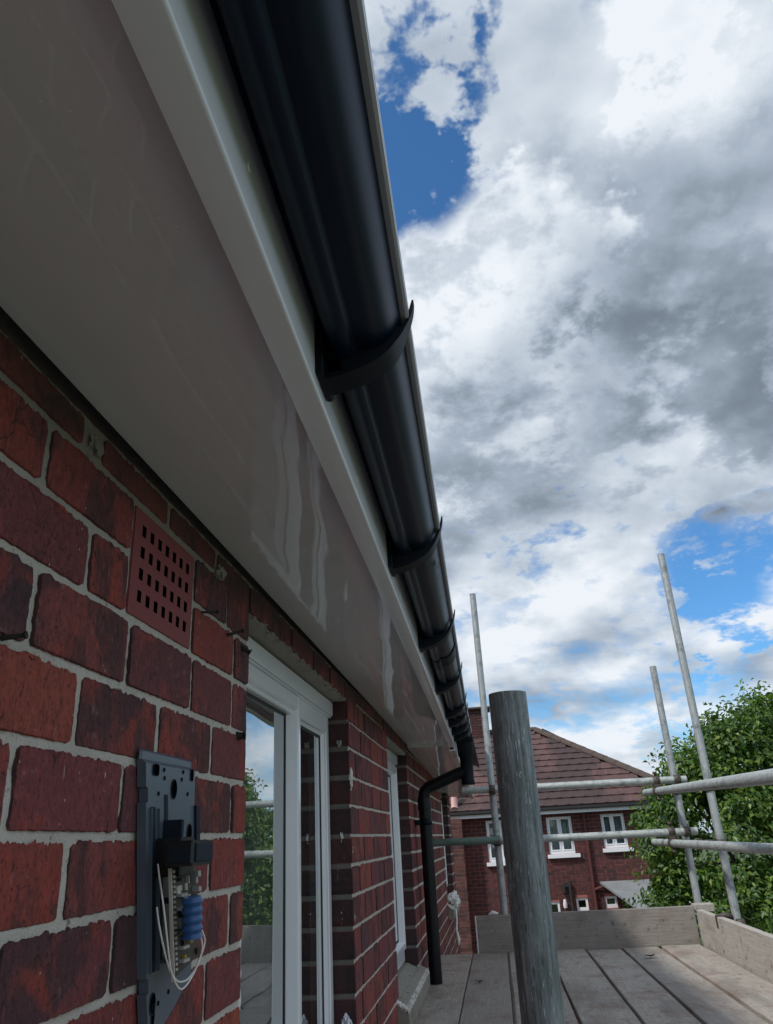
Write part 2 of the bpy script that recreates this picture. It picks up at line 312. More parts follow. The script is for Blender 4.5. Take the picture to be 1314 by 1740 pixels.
m, t, b = mat('fence_wood', Roughness=.9); p = pos(t); t.set(b.inputs['Base Color'], t.mix(t.noise(t.scl(p, (6, 6, .6)), 5, 5), (.14, .09, .055), (.26, .18, .12)))

# ------------------------------------------------------------------ mesh helpers
def obj(name, me, parent=None, label=None, cat=None, group=None, kind=None, loc=None):
    o = bpy.data.objects.new(name, me); col.objects.link(o)
    if parent is not None: o.parent = parent
    if loc is not None: o.location = loc
    if label: o['label'] = label
    if cat: o['category'] = cat
    if group: o['group'] = group
    if kind: o['kind'] = kind
    return o
def thing(name, label, cat, group=None, loc=(0, 0, 0)): return obj(name, None, None, label, cat, group, None, loc)
def fin(bm, name, mats, smooth=False):
    me = bpy.data.meshes.new(name); bmesh.ops.recalc_face_normals(bm, faces=bm.faces); bm.to_mesh(me); bm.free()
    for k in (mats if isinstance(mats, (list, tuple)) else [mats]): me.materials.append(MATS[k])
    if smooth:
        for f in me.polygons: f.use_smooth = True
        if hasattr(me, 'set_sharp_from_angle'): me.set_sharp_from_angle(angle=R(40))
    return me
def box(bm, x0, x1, y0, y1, z0, z1, mi=0, bev=0.0):
    n0 = len(bm.verts); vs_ = [bm.verts.new((x, y, z)) for x in (x0, x1) for y in (y0, y1) for z in (z0, z1)]
    fs = [bm.faces.new([vs_[i] for i in f]) for f in ((0, 1, 3, 2), (4, 6, 7, 5), (0, 4, 5, 1), (2, 3, 7, 6), (0, 2, 6, 4), (1, 5, 7, 3))]
    for f in fs: f.material_index = mi
    if bev:
        es = {e for f in fs for e in f.edges}
        r_ = bmesh.ops.bevel(bm, geom=list(es), offset=bev, segments=1, affect='EDGES')
        for f in r_['faces']: f.material_index = mi
    return vs_
def boxes(name, lst, mats, bev=0.0, smooth=False):
    bm = bmesh.new()
    for l in lst: box(bm, *l[:6], l[6] if len(l) > 6 else 0, bev)
    return fin(bm, name, mats, smooth)
def tube(bm, pts, r, seg=12, cap=True, mi=0):
    pts = [Vector(p_) for p_ in pts]; rs = r if isinstance(r, (list, tuple)) else [r] * len(pts); rings = []
    ref = None
    for i, p_ in enumerate(pts):
        d = (pts[min(i + 1, len(pts) - 1)] - pts[max(i - 1, 0)]).normalized()
        if ref is None: ref = d.orthogonal().normalized()
        a = (ref - d * ref.dot(d)).normalized(); ref = a; c_ = d.cross(a)
        rings.append([bm.verts.new(p_ + (a * math.cos(2 * math.pi * k / seg) + c_ * math.sin(2 * math.pi * k / seg)) * rs[i]) for k in range(seg)])
    for A, B in zip(rings, rings[1:]):
        for k in range(seg):
            f = bm.faces.new((A[k], A[(k + 1) % seg], B[(k + 1) % seg], B[k])); f.material_index = mi; f.smooth = True
    if cap:
        for r_ in (rings[0], rings[-1]): bm.faces.new(r_).material_index = mi
    return rings
def prism(bm, outline, y0, y1, mi=0):
    """closed outline of (x, z) extruded along y"""
    A = [bm.verts.new((x, y0, z)) for x, z in outline]; B = [bm.verts.new((x, y1, z)) for x, z in outline]; n = len(A)
    for i in range(n): bm.faces.new((A[i], A[(i + 1) % n], B[(i + 1) % n], B[i])).material_index = mi
    bm.faces.new(A).material_index = mi; bm.faces.new(B[::-1]).material_index = mi
def sweep(bm, prof, ys, fx, fz, closed=True, mi=0, sx=lambda y: 1):
    """profile (dx, dz) carried along y with offsets fx(y), fz(y)"""
    rows = [[bm.verts.new((fx(y) + a * sx(y), y, fz(y) + c_)) for a, c_ in prof] for y in ys]; n = len(prof)
    for A, B in zip(rows, rows[1:]):
        for i in range(n if closed else n - 1): bm.faces.new((A[i], A[(i + 1) % n], B[(i + 1) % n], B[i])).material_index = mi
    if closed: bm.faces.new(rows[0]); bm.faces.new(rows[-1][::-1])

# ------------------------------------------------------------------ near house
house = thing('brick_house', 'dark red brick house close on the left, under white eaves and a black gutter', 'house')
wall = obj('wall', None, house)
JZ = [.501, .453, .370, .285, .195, .108, .020, -.064, -.150, -.236]
while JZ[-1] > GZ + .05: JZ.append(JZ[-1] - .0865)
JT = .0140
WIN = [(1.432, 2.533, -.556, .432), (3.505, 4.330, -.556, .425), (6.98, 7.95, -.48, .40)]   # y0, y1, z0, z1
WALL0, WALL1 = -3.2, 8.35
def brick_mesh(L, H, seed, near, depth=.10):
    rr = random.Random(seed); bm = bmesh.new()
    if not near:
        box(bm, -depth, 0, -L / 2, L / 2, -H / 2, H / 2, 0, 0)
        e = [e for e in bm.edges if all(v_.co.x > -.001 for v_ in e.verts)]
        bmesh.ops.bevel(bm, geom=e, offset=.003, segments=1, affect='EDGES')
        return fin(bm, 'brick', 'brick_red')
    step = .0032 if near > 1 else .011
    per = []
    def edge(a, b_, amp, nrm, fr):
        a = Vector(a); b_ = Vector(b_); n = max(3, int((b_ - a).length / step)); o_ = rr.random() * 50
        for i in range(n):
            p_ = a.lerp(b_, i / n); k = i / n
            q = noise.noise(Vector((o_ + k * (b_ - a).length * fr, seed, 0))) * .6 + noise.noise(Vector((o_ + k * (b_ - a).length * fr * 3.1, seed, 5))) * .5
            env = min(1, min(k, 1 - k) * 14 + .3)
            c_ = p_ + Vector(nrm) * (q * amp * env - amp * .35); per.append((c_.x, c_.y))
    l, h = L / 2, H / 2; c4 = .0012 + rr.random() * .002
    edge((-l + c4, -h), (l - c4, -h), .0020, (0, 1), 90)
    edge((l, -h + c4), (l, h - c4), .0034, (-1, 0), 95)
    edge((l - c4, h), (-l + c4, h), .0085, (0, -1), 85)
    edge((-l, h - c4), (-l, -h + c4), .0034, (1, 0), 95)
    N = len(per)
    def ring(x, s):
        out = []
        for i, (y, z) in enumerate(per):
            out.append(bm.verts.new((x + (noise.noise(Vector((y * 40, z * 40, seed))) * .0012 if x > -.02 else 0), y * (1 - s / l), z * (1 - s / h))))
        return out
    rg = [ring(-depth, .0), ring(-.0045, .0), ring(-.0008, .0004), ring(0, .0013)]
    for A, B in zip(rg, rg[1:]):
        for i in range(N): bm.faces.new((A[i], A[(i + 1) % N], B[(i + 1) % N], B[i])).smooth = A is not rg[0]
    f = bm.faces.new(rg[-1]); bmesh.ops.triangulate(bm, faces=[f])
    return fin(bm, 'brick', 'brick_red')
LAY = {0: [.30, .53, .76, .80, 1.02, 1.235, 1.432], 1: [.25, .45, .687, .905, -1, 1.132, 1.30, 1.432], 2: [.35, .57, .798, .905, -1, 1.134, 1.345, 1.432],
       3: [.25, .47, .70, .92, 1.143, 1.344, 1.432], 4: [.35, .58, .81, 1.031, 1.246, 1.432], 5: [.25, .48, .705, .935, 1.165, 1.355, 1.432],
       6: [.36, .59, .824, 1.05, 1.258, 1.432], 7: [.25, .48, .72, .944, 1.16, 1.364, 1.432], 8: [.38, .60, .842, 1.06, 1.259, 1.432]}
def courses(y0, y1, i):
    """joints between y0 and y1 for course i in a ragged stretcher bond"""
    r_ = random.Random(i * 91 + int(y0 * 100)); s = [y0]; k = .118 if i % 2 else .232
    if r_.random() < .25: k = .14
    y = y0 + k
    while y < y1 - .06:
        s.append(y + r_.uniform(-.006, .006)); y += .232 if r_.random() > .16 else .118
    if y1 - s[-1] < .07 and len(s) > 1: s.pop()
    s.append(y1); return s
BR = []   # (y0, y1, z0, z1)
for i in range(len(JZ) - 1):
    z1, z0 = JZ[i] - JT / 2, JZ[i + 1] + JT / 2
    spans = []
    cut = [(a, b_) for a, b_, c0, c1 in WIN if z0 < c1 - .02 and z1 > c0 + .03]
    y = -.21
    for a, b_ in cut + [(WALL1, None)]:
        if a > y: spans.append((y, a))
        y = b_
    for a, b_ in spans:
        js = []
        if a < 0 and i in LAY:
            js = list(LAY[i]); rest = courses(js[-1], b_, i) if b_ > js[-1] + .05 else [js[-1]]
            js = [-.21, .02] + js + rest[1:]
        else: js = courses(a, b_, i)
        for p0, p1 in zip(js, js[1:]):
            if p1 == -1: continue
            if p0 == -1: continue
            if i == 0 and abs(p0 - .76) < .001: continue
            if p1 - p0 < .03: continue
            c0 = any(abs(p0 - w[1]) < .001 for w in WIN); c1 = any(abs(p1 - w[0]) < .001 for w in WIN)
            zz0 = z0
            if i == 0 and any(w[0] - .1 < (p0 + p1) / 2 < w[1] + .1 for w in WIN): zz0 = .441
            BR.append((p0 + (0 if c0 else JT / 2), p1 - (0 if c1 or p1 == WALL1 else JT / 2), zz0, z1))
def dist(b_): return max(.3, ((b_[0] + b_[1]) / 2 - .2)) * (1 + max(0, -.42 - b_[3]) * 14 + (10 if b_[1] < .44 else 0))
def inview(b_): return b_[1] > .46 and b_[3] > -.245 - .24 * max(0, b_[1] - 1.2) and b_[3] > -1.9
vis = sorted([b_ for b_ in BR if inview(b_)], key=dist); hid = [b_ for b_ in BR if not inview(b_)]
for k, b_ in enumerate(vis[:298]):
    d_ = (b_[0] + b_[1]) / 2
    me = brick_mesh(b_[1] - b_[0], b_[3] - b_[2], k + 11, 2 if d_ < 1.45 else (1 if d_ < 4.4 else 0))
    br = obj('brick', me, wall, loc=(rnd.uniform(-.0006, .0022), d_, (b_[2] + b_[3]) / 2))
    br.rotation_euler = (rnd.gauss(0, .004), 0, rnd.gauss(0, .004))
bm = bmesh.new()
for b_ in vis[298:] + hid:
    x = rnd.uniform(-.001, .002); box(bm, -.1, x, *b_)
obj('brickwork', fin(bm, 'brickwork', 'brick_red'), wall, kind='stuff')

# mortar body: recessed behind the brick faces, rough near the camera
def mortar_piece(bm, y0, y1, z0, z1, fine):
    if not fine: box(bm, -.26, -.0035, y0, y1, z0, z1); return
    ny, nz = int((y1 - y0) / .006), int((z1 - z0) / .006)
    g = []
    for j in range(nz + 1):
        row = []
        for i in range(ny + 1):
            y = y0 + (y1 - y0) * i / ny; z = z0 + (z1 - z0) * j / nz
            q = noise.fractal(Vector((y * 45, z * 45, 3)), 1.0, 2.0, 4) * .0022 - max(0, noise.noise(Vector((y * 16, z * 16, 9))) - .38) * .02
            row.append(bm.verts.new((-.0023 + q * .50, y, z)))
        g.append(row)
    for j in range(nz):
        for i in range(ny):
            cy_, cz_ = y0 + (y1 - y0) * (i + .5) / ny, z0 + (z1 - z0) * (j + .5) / nz
            if .914 < cy_ < 1.121 and .299 < cz_ < .440: continue
            bm.faces.new((g[j][i], g[j][i + 1], g[j + 1][i + 1], g[j + 1][i])).smooth = True
    box(bm, -.26, -.03, y0, y1, z0, z1)
bm = bmesh.new(); top = .502
mortar_piece(bm, .46, 1.429, -.25, top, True)
mortar_piece(bm, WALL0, .46, GZ, top, False); mortar_piece(bm, .46, 1.429, GZ, -.25, False)
prev = 1.429
for k, (a, b_, c0, c1) in enumerate(WIN):
    if k: mortar_piece(bm, prev, a - .003, GZ, top, False)
    mortar_piece(bm, a - .003 if k else prev, b_ + .003, GZ, c0 - .08, False); mortar_piece(bm, a - .003 if k else prev, b_ + .003, c1 + .004, top, False); prev = b_ + .003
mortar_piece(bm, prev, WALL1 - .01, GZ, top, False)
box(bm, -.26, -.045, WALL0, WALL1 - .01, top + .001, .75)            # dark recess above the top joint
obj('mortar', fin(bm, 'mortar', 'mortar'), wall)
bm = bmesh.new(); box(bm, -8, -7.75, WALL0, WALL1, GZ, .6); box(bm, -7.75, -.262, WALL0, WALL0 + .2, GZ, .6); box(bm, -7.75, -.262, WALL1 - .25, WALL1 - .05, GZ, .6)
box(bm, -7.75, -.262, WALL0 + .2, WALL1 - .25, .60, .66); box(bm, -7.75, -.262, WALL0 + .2, WALL1 - .25, -2.1, -2.0)
obj('side_wall', fin(bm, 'side_wall', 'mortar_far'), house)
# ragged blobs of old mortar under the eaves and over the window heads
def lump(y, z, ly, lz, lx, seed, mats='mortar', x=0.0):
    bm = bmesh.new(); bmesh.ops.create_icosphere(bm, subdivisions=3, radius=1)
    for v_ in bm.verts:
        c_ = v_.co; k = 1 + .7 * noise.fractal(c_ * 2.2 + Vector((seed, 0, 0)), 1, 2, 4); v_.co = Vector((c_.x * lx, c_.y * ly, c_.z * lz)) * k
    me = fin(bm, 'mortar_lump', mats, True); return obj('mortar_lump', me, wall, loc=(x, y, z))
lump(.785, .474, .014, .013, .006, 1); lump(1.25, .46, .02, .012, .01, 3)
for k in range(15): lump(1.47 + k * .072 + rnd.uniform(-.01, .01), .437 + rnd.uniform(-.002, .003), .030, rnd.uniform(.002, .005), .012, 20 + k, x=-.009)
for k in range(4): lump(2.545, .36 - k * .19, .006, .012, .004, 60 + k, x=.0)
for k in range(5): lump(3.60 + k * .16, .4285, .08, .006, .016, 40 + k, x=-.012)
lump(2.545, .19, .008, .028, .006, 81, 'sealant', .002); lump(2.542, .30, .022, .012, .008, 82, 'mortar', -.03); lump(2.54, .02, .008, .018, .006, 83, 'sealant', -.03); lump(2.54, -.20, .007, .03, .004, 84, 'sealant', -.035)

# air brick: a perforated clay face 7 x 4
bm = bmesh.new(); A0, A1, Z0, Z1 = .908, 1.127, .293, .446
hw, hh = .0125, .0165
cy = [A0 + .030 + i * (A1 - A0 - .056) / 6 for i in range(7)]; cz = [Z0 + .030 + j * (Z1 - Z0 - .058) / 3 for j in range(4)]
ysp = [A0] + sorted(sum([[c_ - hw / 2, c_ + hw / 2] for c_ in cy], [])) + [A1]; zsp = [Z0] + sorted(sum([[c_ - hh / 2, c_ + hh / 2] for c_ in cz], [])) + [Z1]
g0 = [[bm.verts.new((.0006, y, z)) for y in ysp] for z in zsp]; g1 = [[bm.verts.new((-.028, y, z)) for y in ysp] for z in zsp]
def hole(i, j): return i % 2 == 1 and j % 2 == 1
for j in range(len(zsp) - 1):
    for i in range(len(ysp) - 1):
        q = [(j, i), (j, i + 1), (j + 1, i + 1), (j + 1, i)]
        if not hole(i, j): bm.faces.new([g0[a][b_] for a, b_ in q])
        else:
            for a, b_ in zip(q, q[1:] + q[:1]): bm.faces.new([g0[a[0]][a[1]], g0[b_[0]][b_[1]], g1[b_[0]][b_[1]], g1[a[0]][a[1]]]).material_index = 1
            bm.faces.new([g1[a][b_] for a, b_ in q]).material_index = 1
nz_, ny_ = len(zsp) - 1, len(ysp) - 1
per = [(0, i) for i in range(ny_)] + [(j, ny_) for j in range(nz_)] + [(nz_, i) for i in range(ny_, 0, -1)] + [(j, 0) for j in range(nz_, 0, -1)]
for a, b_ in zip(per, per[1:] + per[:1]): bm.faces.new([g0[a[0]][a[1]], g0[b_[0]][b_[1]], g1[b_[0]][b_[1]], g1[a[0]][a[1]]])
obj('air_brick', fin(bm, 'air_brick', ['airbrick_clay', 'hole_shade']), house)

def nail(y, z, dx, dy, dz, l=.02, r=.0022):
    bm = bmesh.new(); d = Vector((dx, dy, dz)).normalized(); tube(bm, [(-.01, 0, 0), (0, 0, 0), tuple(d * l)], [r * 1.6, r, r * .8], 8)
    tube(bm, [tuple(d * l * .94), tuple(d * l * 1.04)], r * 1.35, 8)
    obj('nail', fin(bm, 'nail', 'rust_nail'), house, loc=(.001, y, z))
nail(1.17, .365, 1, .8, .15, .028); nail(1.30, .358, 1, .5, .35, .03, .003); nail(1.385, .355, .8, .3, -.5, .02, .005); nail(1.385, .19, .9, .2, 0, .012, .007); nail(.66, .198, 1, .2, .1, .02, .003)

# ---- eaves: curves of the slightly wandering old roofline
def fx(y): return .3005 - .0085 * y + .0004 * y * y if y > 0 else .3005
def fz(y): return .523 - .003 * y - .0012 * y * y if y > 0 else .523
def fz2(y): return .472 - .0225 * (y - 4.4)
YS = [-3, -1.5, 0, .3] + [.3 + .2 * k for k in range(1, 21)]; YS = [y for y in YS if y < 4.38] + [4.40]
YS2 = [4.402 + .25 * k for k in range(17)]
bm = bmesh.new(); rows = [[bm.verts.new((x_(y), y, fz(y) + dz)) for x_, dz in ((lambda y: .003, 0), (lambda y: fx(y) - .004, 0), (lambda y: fx(y) - .004, .009), (lambda y: .003, .009))] for y in YS]
for A, B in zip(rows, rows[1:]):
    for i in range(4): bm.faces.new((A[i], A[(i + 1) % 4], B[(i + 1) % 4], B[i]))
bm.faces.new(rows[0]); bm.faces.new(rows[-1])
obj('soffit_board', fin(bm, 'soffit_board', 'soffit_plastic'), house)
bm = bmesh.new(); rows = [[bm.verts.new((x, y, fz2(y) + dz)) for x, dz in ((.003, 0), (fx(y) - .004, 0), (fx(y) - .004, .009), (.003, .009))] for y in YS2]
for A, B in zip(rows, rows[1:]):
    for i in range(4): bm.faces.new((A[i], A[(i + 1) % 4], B[(i + 1) % 4], B[i]))
bm.faces.new(rows[0]); bm.faces.new(rows[-1]); box(bm, .004, fx(4.4) - .005, 4.395, 4.401, .471, .53)
obj('soffit_board', fin(bm, 'soffit_board', 'soffit_plastic'), house, label='lower tan-tinted soffit board past the step, above the downpipe')
# fascia: face board, rounded lower nose, return leg tucked under the soffit
FP = [(0, .17), (0, -.0250), (-.0006, -.0272), (-.0022, -.0286), (-.004, -.0290), (-.034, -.0290), (-.035, -.0275), (-.0345, -.002), (-.0320, -.001), (-.0315, -.024), (-.009, -.024), (-.009, .17)]
bm = bmesh.new(); sweep(bm, FP, YS, fx, fz); obj('fascia_board', fin(bm, 'fascia_board', 'fascia_plastic', True), house)
bm = bmesh.new(); sweep(bm, FP, YS2, fx, fz2); obj('fascia_board', fin(bm, 'fascia_board', 'fascia_plastic', True), house)
for y, z in ((1.043, .530), (1.66, .524), (2.236, .515), (.46, .55)):
    bm = bmesh.new(); tube(bm, [(0, 0, 0), (.0018, 0, 0)], .0042, 12); obj('pin_head', fin(bm, 'pin_head', 'upvc_white'), house, loc=(fx(y) + .0003, y, z - .012))

# gutter: ogee profile, rolled rim
def gz(y): return .600 - .006 * max(y, 0)
def gs(y): return max(.84, 1.045 - .052 * max(y, 0))
GP = [(.0006, .004), (.0006, -.004), (.009, -.007), (.012, -.030), (.017, -.046), (.024, -.0565), (.032, -.0610), (.039, -.0618), (.0445, -.0592), (.0470, -.0530), (.0495, -.0500), (.058, -.0498), (.066, -.0500), (.0740, -.0478), (.0810, -.0435), (.089, -.0360), (.096, -.0250), (.101, -.0130), (.104, -.0040)]
RIM = [(.1035, -.0060), (.1095, -.0085), (.1130, -.0070), (.1134, -.0010), (.1126, .0000), (.1136, .0012), (.1138, .0085), (.1120, .0120), (.107, .0125), (.105, .0090), (.1040, .0010)]
inner = [(a - .0022 if a > .05 else a + .0004, c_ + .0022) for a, c_ in GP][::-1]
gy = [-3] + [.2 * k for k in range(0, 24)] + [4.70]
gut = None
bm = bmesh.new(); sweep(bm, GP + inner, gy, fx, gz, sx=gs)
g_me = fin(bm, 'gutter', 'gutter_black', True); gut = obj('gutter', g_me, house)
bm = bmesh.new(); sweep(bm, RIM, gy, fx, gz, sx=gs); obj('gutter_rim', fin(bm, 'gutter_rim', 'rim_sheen', True), gut)
bm = bmesh.new(); GU = [(a * 1.03, c_ - .003 if c_ < -.01 else c_) for a, c_ in GP]; sweep(bm, GU + [(a, c_ + .003) for a, c_ in GP][::-1], [2.44, 2.56], fx, gz, sx=gs)
obj('gutter_union', fin(bm, 'gutter_union', 'bracket_black', True), gut)
# stop end and outlet
bm = bmesh.new(); vs0 = [bm.verts.new((fx(4.7) + a * gs(4.7), 4.702, gz(4.7) + c_)) for a, c_ in GP]; bm.faces.new(vs0)
bmesh.ops.solidify(bm, geom=list(bm.faces), thickness=.004)
obj('stop_end', fin(bm, 'stop_end', 'bracket_black'), gut)
ox, oy = fx(4.6) + .050, 4.60
bm = bmesh.new(); tube(bm, [(ox, oy, gz(4.6) - .040), (ox, oy, .43), (ox, oy, .42), (ox, oy, .30), (ox, oy, .275), (ox, oy, .27)], [.05, .045, .037, .036, .040, .038], 20)
box(bm, ox - .058, ox + .052, oy - .07, oy + .07, gz(4.6) - .068, gz(4.6) - .046, 0, .004)
obj('gutter_outlet', fin(bm, 'gutter_outlet', 'bracket_black', True), gut)
def bracket(y):
    """moulded fascia bracket: back plate, curved arm, claw hooked over the rim"""
    bm = bmesh.new(); w = .019
    box(bm, .0005, .010, -.034, .034, -.088, .004, 0, .002); box(bm, .010, .032, -w, w, -.082, -.050, 0, .003)
    outer = [(.004, -.088), (.020, -.087), (.036, -.083), (.055, -.077), (.074, -.068), (.090, -.055), (.101, -.038), (.110, -.018), (.1185, .004), (.1205, .022)]
    innr = [(.1185, .0225), (.1150, .010), (.111, -.008), (.104, -.020), (.097, -.030), (.088, -.042), (.074, -.0515), (.055, -.053), (.044, -.0555), (.030, -.062), (.012, -.062), (.004, -.06)]
    def cut(P_):
        for _ in range(2):
            q = [P_[0]]
            for a, b_ in zip(P_, P_[1:]): q += [(a[0] * .75 + b_[0] * .25, a[1] * .75 + b_[1] * .25), (a[0] * .25 + b_[0] * .75, a[1] * .25 + b_[1] * .75)]
            P_ = q + [P_[-1]]
        return P_
    pts = cut(outer) + cut(innr)
    def wid(x): return w if x < .095 else max(.006, w - (x - .095) * .55)
    A = [bm.verts.new((x, -wid(x), z)) for x, z in pts]; B = [bm.verts.new((x, wid(x), z)) for x, z in pts]; N = len(A)
    for i in range(N): bm.faces.new((A[i], A[(i + 1) % N], B[(i + 1) % N], B[i]))
    fa = bm.faces.new(A); fb = bm.faces.new(B[::-1])
    return fin(bm, 'gutter_bracket', 'bracket_black', True)
bme = bracket(0)
for y in (.07, .765, 1.455, 2.15, 2.86, 3.50, 3.78, 4.10, 4.36): obj('gutter_bracket', bme, gut, loc=(fx(y), y, gz(y))).scale = (gs(y), 1, 1)
bm = bmesh.new(); yy = 1.60; vs_ = [bm.verts.new((fx(y) + .0895 + k * .0072, y, gz(y) - .0372 + k * .0115 - .0008)) for y, k in ((yy - .017, 0), (yy + .014, 0), (yy + .014, 1), (yy - .017, 1))]
bm.faces.new(vs_); bmesh.ops.solidify(bm, geom=list(bm.faces), thickness=.0006)
obj('sticker', fin(bm, 'sticker', 'sticker'), gut, label='small grey printed sticker on the gutter past the second bracket')

# downpipe with swan neck
dp = obj('downpipe', None, house)
bm = bmesh.new(); px, py = .060, 4.60
path = [(ox - .005, oy, .345), (ox - .06, oy, .33), (.13, py, .283), (.088, py, .268), (.068, py, .250), (px, py, .215), (px, py, .18)]
tube(bm, path, .034, 20); tube(bm, [(px, py, .215), (px, py, .212), (px, py, .150), (px, py, .148)], [.034, .038, .038, .034], 20)
obj('offset_bend', fin(bm, 'offset_bend', 'downpipe_black', True), dp)
bm = bmesh.new(); tube(bm, [(px, py, .16), (px, py, GZ + .1)], .034, 24); obj('pipe', fin(bm, 'pipe', 'downpipe_black', True), dp)
for z in (.085, -1.7, -3.3):
    bm = bmesh.new(); tube(bm, [(px, py, z - .016), (px, py, z + .016)], .0375, 20); box(bm, .001, .035, py - .058, py + .058, z - .013, z + .013, 0, .002)
    obj('pipe_clip', fin(bm, 'pipe_clip', 'bracket_black'), dp)

# roof of the near house: battened slope with tile courses
rf = obj('roof', None, house)
slope = R(33)
bm = bmesh.new()
for k in range(26):
    s0 = k * .30; xa, za = .385 - s0 * math.cos(slope), .655 + s0 * math.sin(slope); xb, zb = xa - .37 * math.cos(slope), za + .37 * math.sin(slope)
    if xb < -3.95: break
    nseg = 40
    lo = [];
    for i in range(nseg + 1):
        y = WALL0 - .1 + (WALL1 - WALL0 + .2) * i / nseg; lo.append((y, fx(max(y, 0)) - fx(0)))
    A = [bm.verts.new((xa + d, y, za)) for y, d in lo]; B = [bm.verts.new((xb + d, y, zb - .02)) for y, d in lo]; C = [bm.verts.new((xa + d, y, za + .03)) for y, d in lo]
    for i in range(nseg): bm.faces.new((A[i], A[i + 1], C[i + 1], C[i])); bm.faces.new((C[i], C[i + 1], B[i + 1], B[i])); bm.faces.new((A[i], B[i], B[i + 1], A[i + 1]))
obj('roof_tiles', fin(bm, 'roof_tiles', 'roof_tile'), rf, kind='stuff')
bm = bmesh.new(); v4 = [bm.verts.new(c_) for c_ in ((-3.95, WALL0, 3.28), (-3.95, WALL1, 3.28), (-8.3, WALL1, .55), (-8.3, WALL0, .55))]; bm.faces.new(v4); bmesh.ops.solidify(bm, geom=list(bm.faces), thickness=.05)
for y in (WALL0 + .02, WALL1 - .1): 
    prism(bm, [(.2, .62), (-3.95, 3.25), (-8.1, .62)], y, y + .06)
obj('roof_slab', fin(bm, 'roof_slab', 'ridge_tile'), rf)

# ---- windows
def window(y0, y1, z0, z1, mull, fd=-.064, lab=None):
    w = obj('window', None, house, label=lab)
    fh = .058
    L = [(fd - .06, fd, y0 + .004, y0 + .05, z0, z1 - .045), (fd - .06, fd, y1 - .050, y1 - .010, z0, z1 - .045), (fd - .06, fd, y0 + .05, y1 - .050, z1 - .045 - fh, z1 - .045), (fd - .06, fd, y0 + .05, y1 - .050, z0, z0 + .06)]
    if mull: L.append((fd - .06, fd - .001, mull - .012, mull + .03, z0 + .06, z1 - .045 - fh))
    obj('frame', boxes('frame', L, 'upvc_white', .003), w)
    bm = bmesh.new(); box(bm, fd - .05, fd + .016, y0 + .004, y1 - .010, z1 - .044, z1, 0, .002); box(bm, fd - .05, fd + .010, y0 + .004, y1 - .012, z1 - .050, z1 - .0455, 0)
    obj('head_trim', fin(bm, 'head_trim', 'upvc_white'), w)
    gx = fd - .020
    def glaze(a, b_, c0, c1, sash):
        if sash:                                             # opening casement stands proud of the frame
            t_ = .027; x0, x1 = fd - .02, fd + .014
            obj('sash', boxes('sash', [(x0, x1, a, a + t_, c0, c1), (x0, x1, b_ - t_, b_, c0, c1), (x0, x1, a + t_, b_ - t_, c1 - t_ - .01, c1), (x0, x1, a + t_, b_ - t_, c0, c0 + t_)], 'upvc_white', .004), w)
            a, b_, c0, c1 = a + t_, b_ - t_, c0 + t_, c1 - t_ - .01
        q = .009
        bm = bmesh.new()                                     # sloped glazing bead
        xo, xi = (fd + .010 if sash else fd - .004), gx + .002
        O = [bm.verts.new((xo, y, z)) for y, z in ((a, c0), (b_, c0), (b_, c1), (a, c1))]; I = [bm.verts.new((xi, y, z)) for y, z in ((a + q, c0 + q), (b_ - q, c0 + q), (b_ - q, c1 - q), (a + q, c1 - q))]
        for i in range(4): bm.faces.new((O[i], O[(i + 1) % 4], I[(i + 1) % 4], I[i]))
        obj('glazing_bead', fin(bm, 'glazing_bead', 'upvc_white'), w)
        bm = bmesh.new(); g = .009
        for u in ((a + q - .001, a + q + g, c0 + q, c1 - q), (b_ - q - g, b_ - q + .001, c0 + q, c1 - q), (a + q, b_ - q, c1 - q - g, c1 - q + .001), (a + q, b_ - q, c0 + q - .001, c0 + q + g)): box(bm, gx - .004, gx + .0018, *u)
        obj('gasket', fin(bm, 'gasket', 'gasket'), w)
        bm = bmesh.new(); v4 = [bm.verts.new((gx, y, z)) for y, z in ((a, c0), (b_, c0), (b_, c1), (a, c1))]; bm.faces.new(v4)
        obj('pane', fin(bm, 'pane', 'window_glass'), w)
    if mull:
        glaze(y0 + .048, mull - .010, z0 + .058, z1 - .045 - .010, True); glaze(mull + .028, y1 - .048, z0 + .058, z1 - .045 - fh + .002, False)
    else: glaze(y0 + .048, y1 - .048, z0 + .058, z1 - .045 - .016, True)
    bm = bmesh.new(); n = 90; A = []
    for i in range(n + 1):
        y = y0 - .05 + (y1 - y0 + .1) * i / n; x = -.24 + .016 * math.sin(i * .9) + .008 * math.sin(i * .37 + 1)
        A.append((bm.verts.new((x, y, z0 - .02)), bm.verts.new((x, y, z1 + .02))))
    for a, b_ in zip(A, A[1:]): bm.faces.new((a[0], b_[0], b_[1], a[1])).smooth = True
    obj('curtain', fin(bm, 'curtain', 'net_curtain'), w)
    return w
w1 = window(*WIN[0], 2.088, lab='nearest white window, left casement proud of the fixed right pane')
window(*WIN[1], None, lab='narrow-looking white window between the first window and the downpipe'); window(*WIN[2], None)
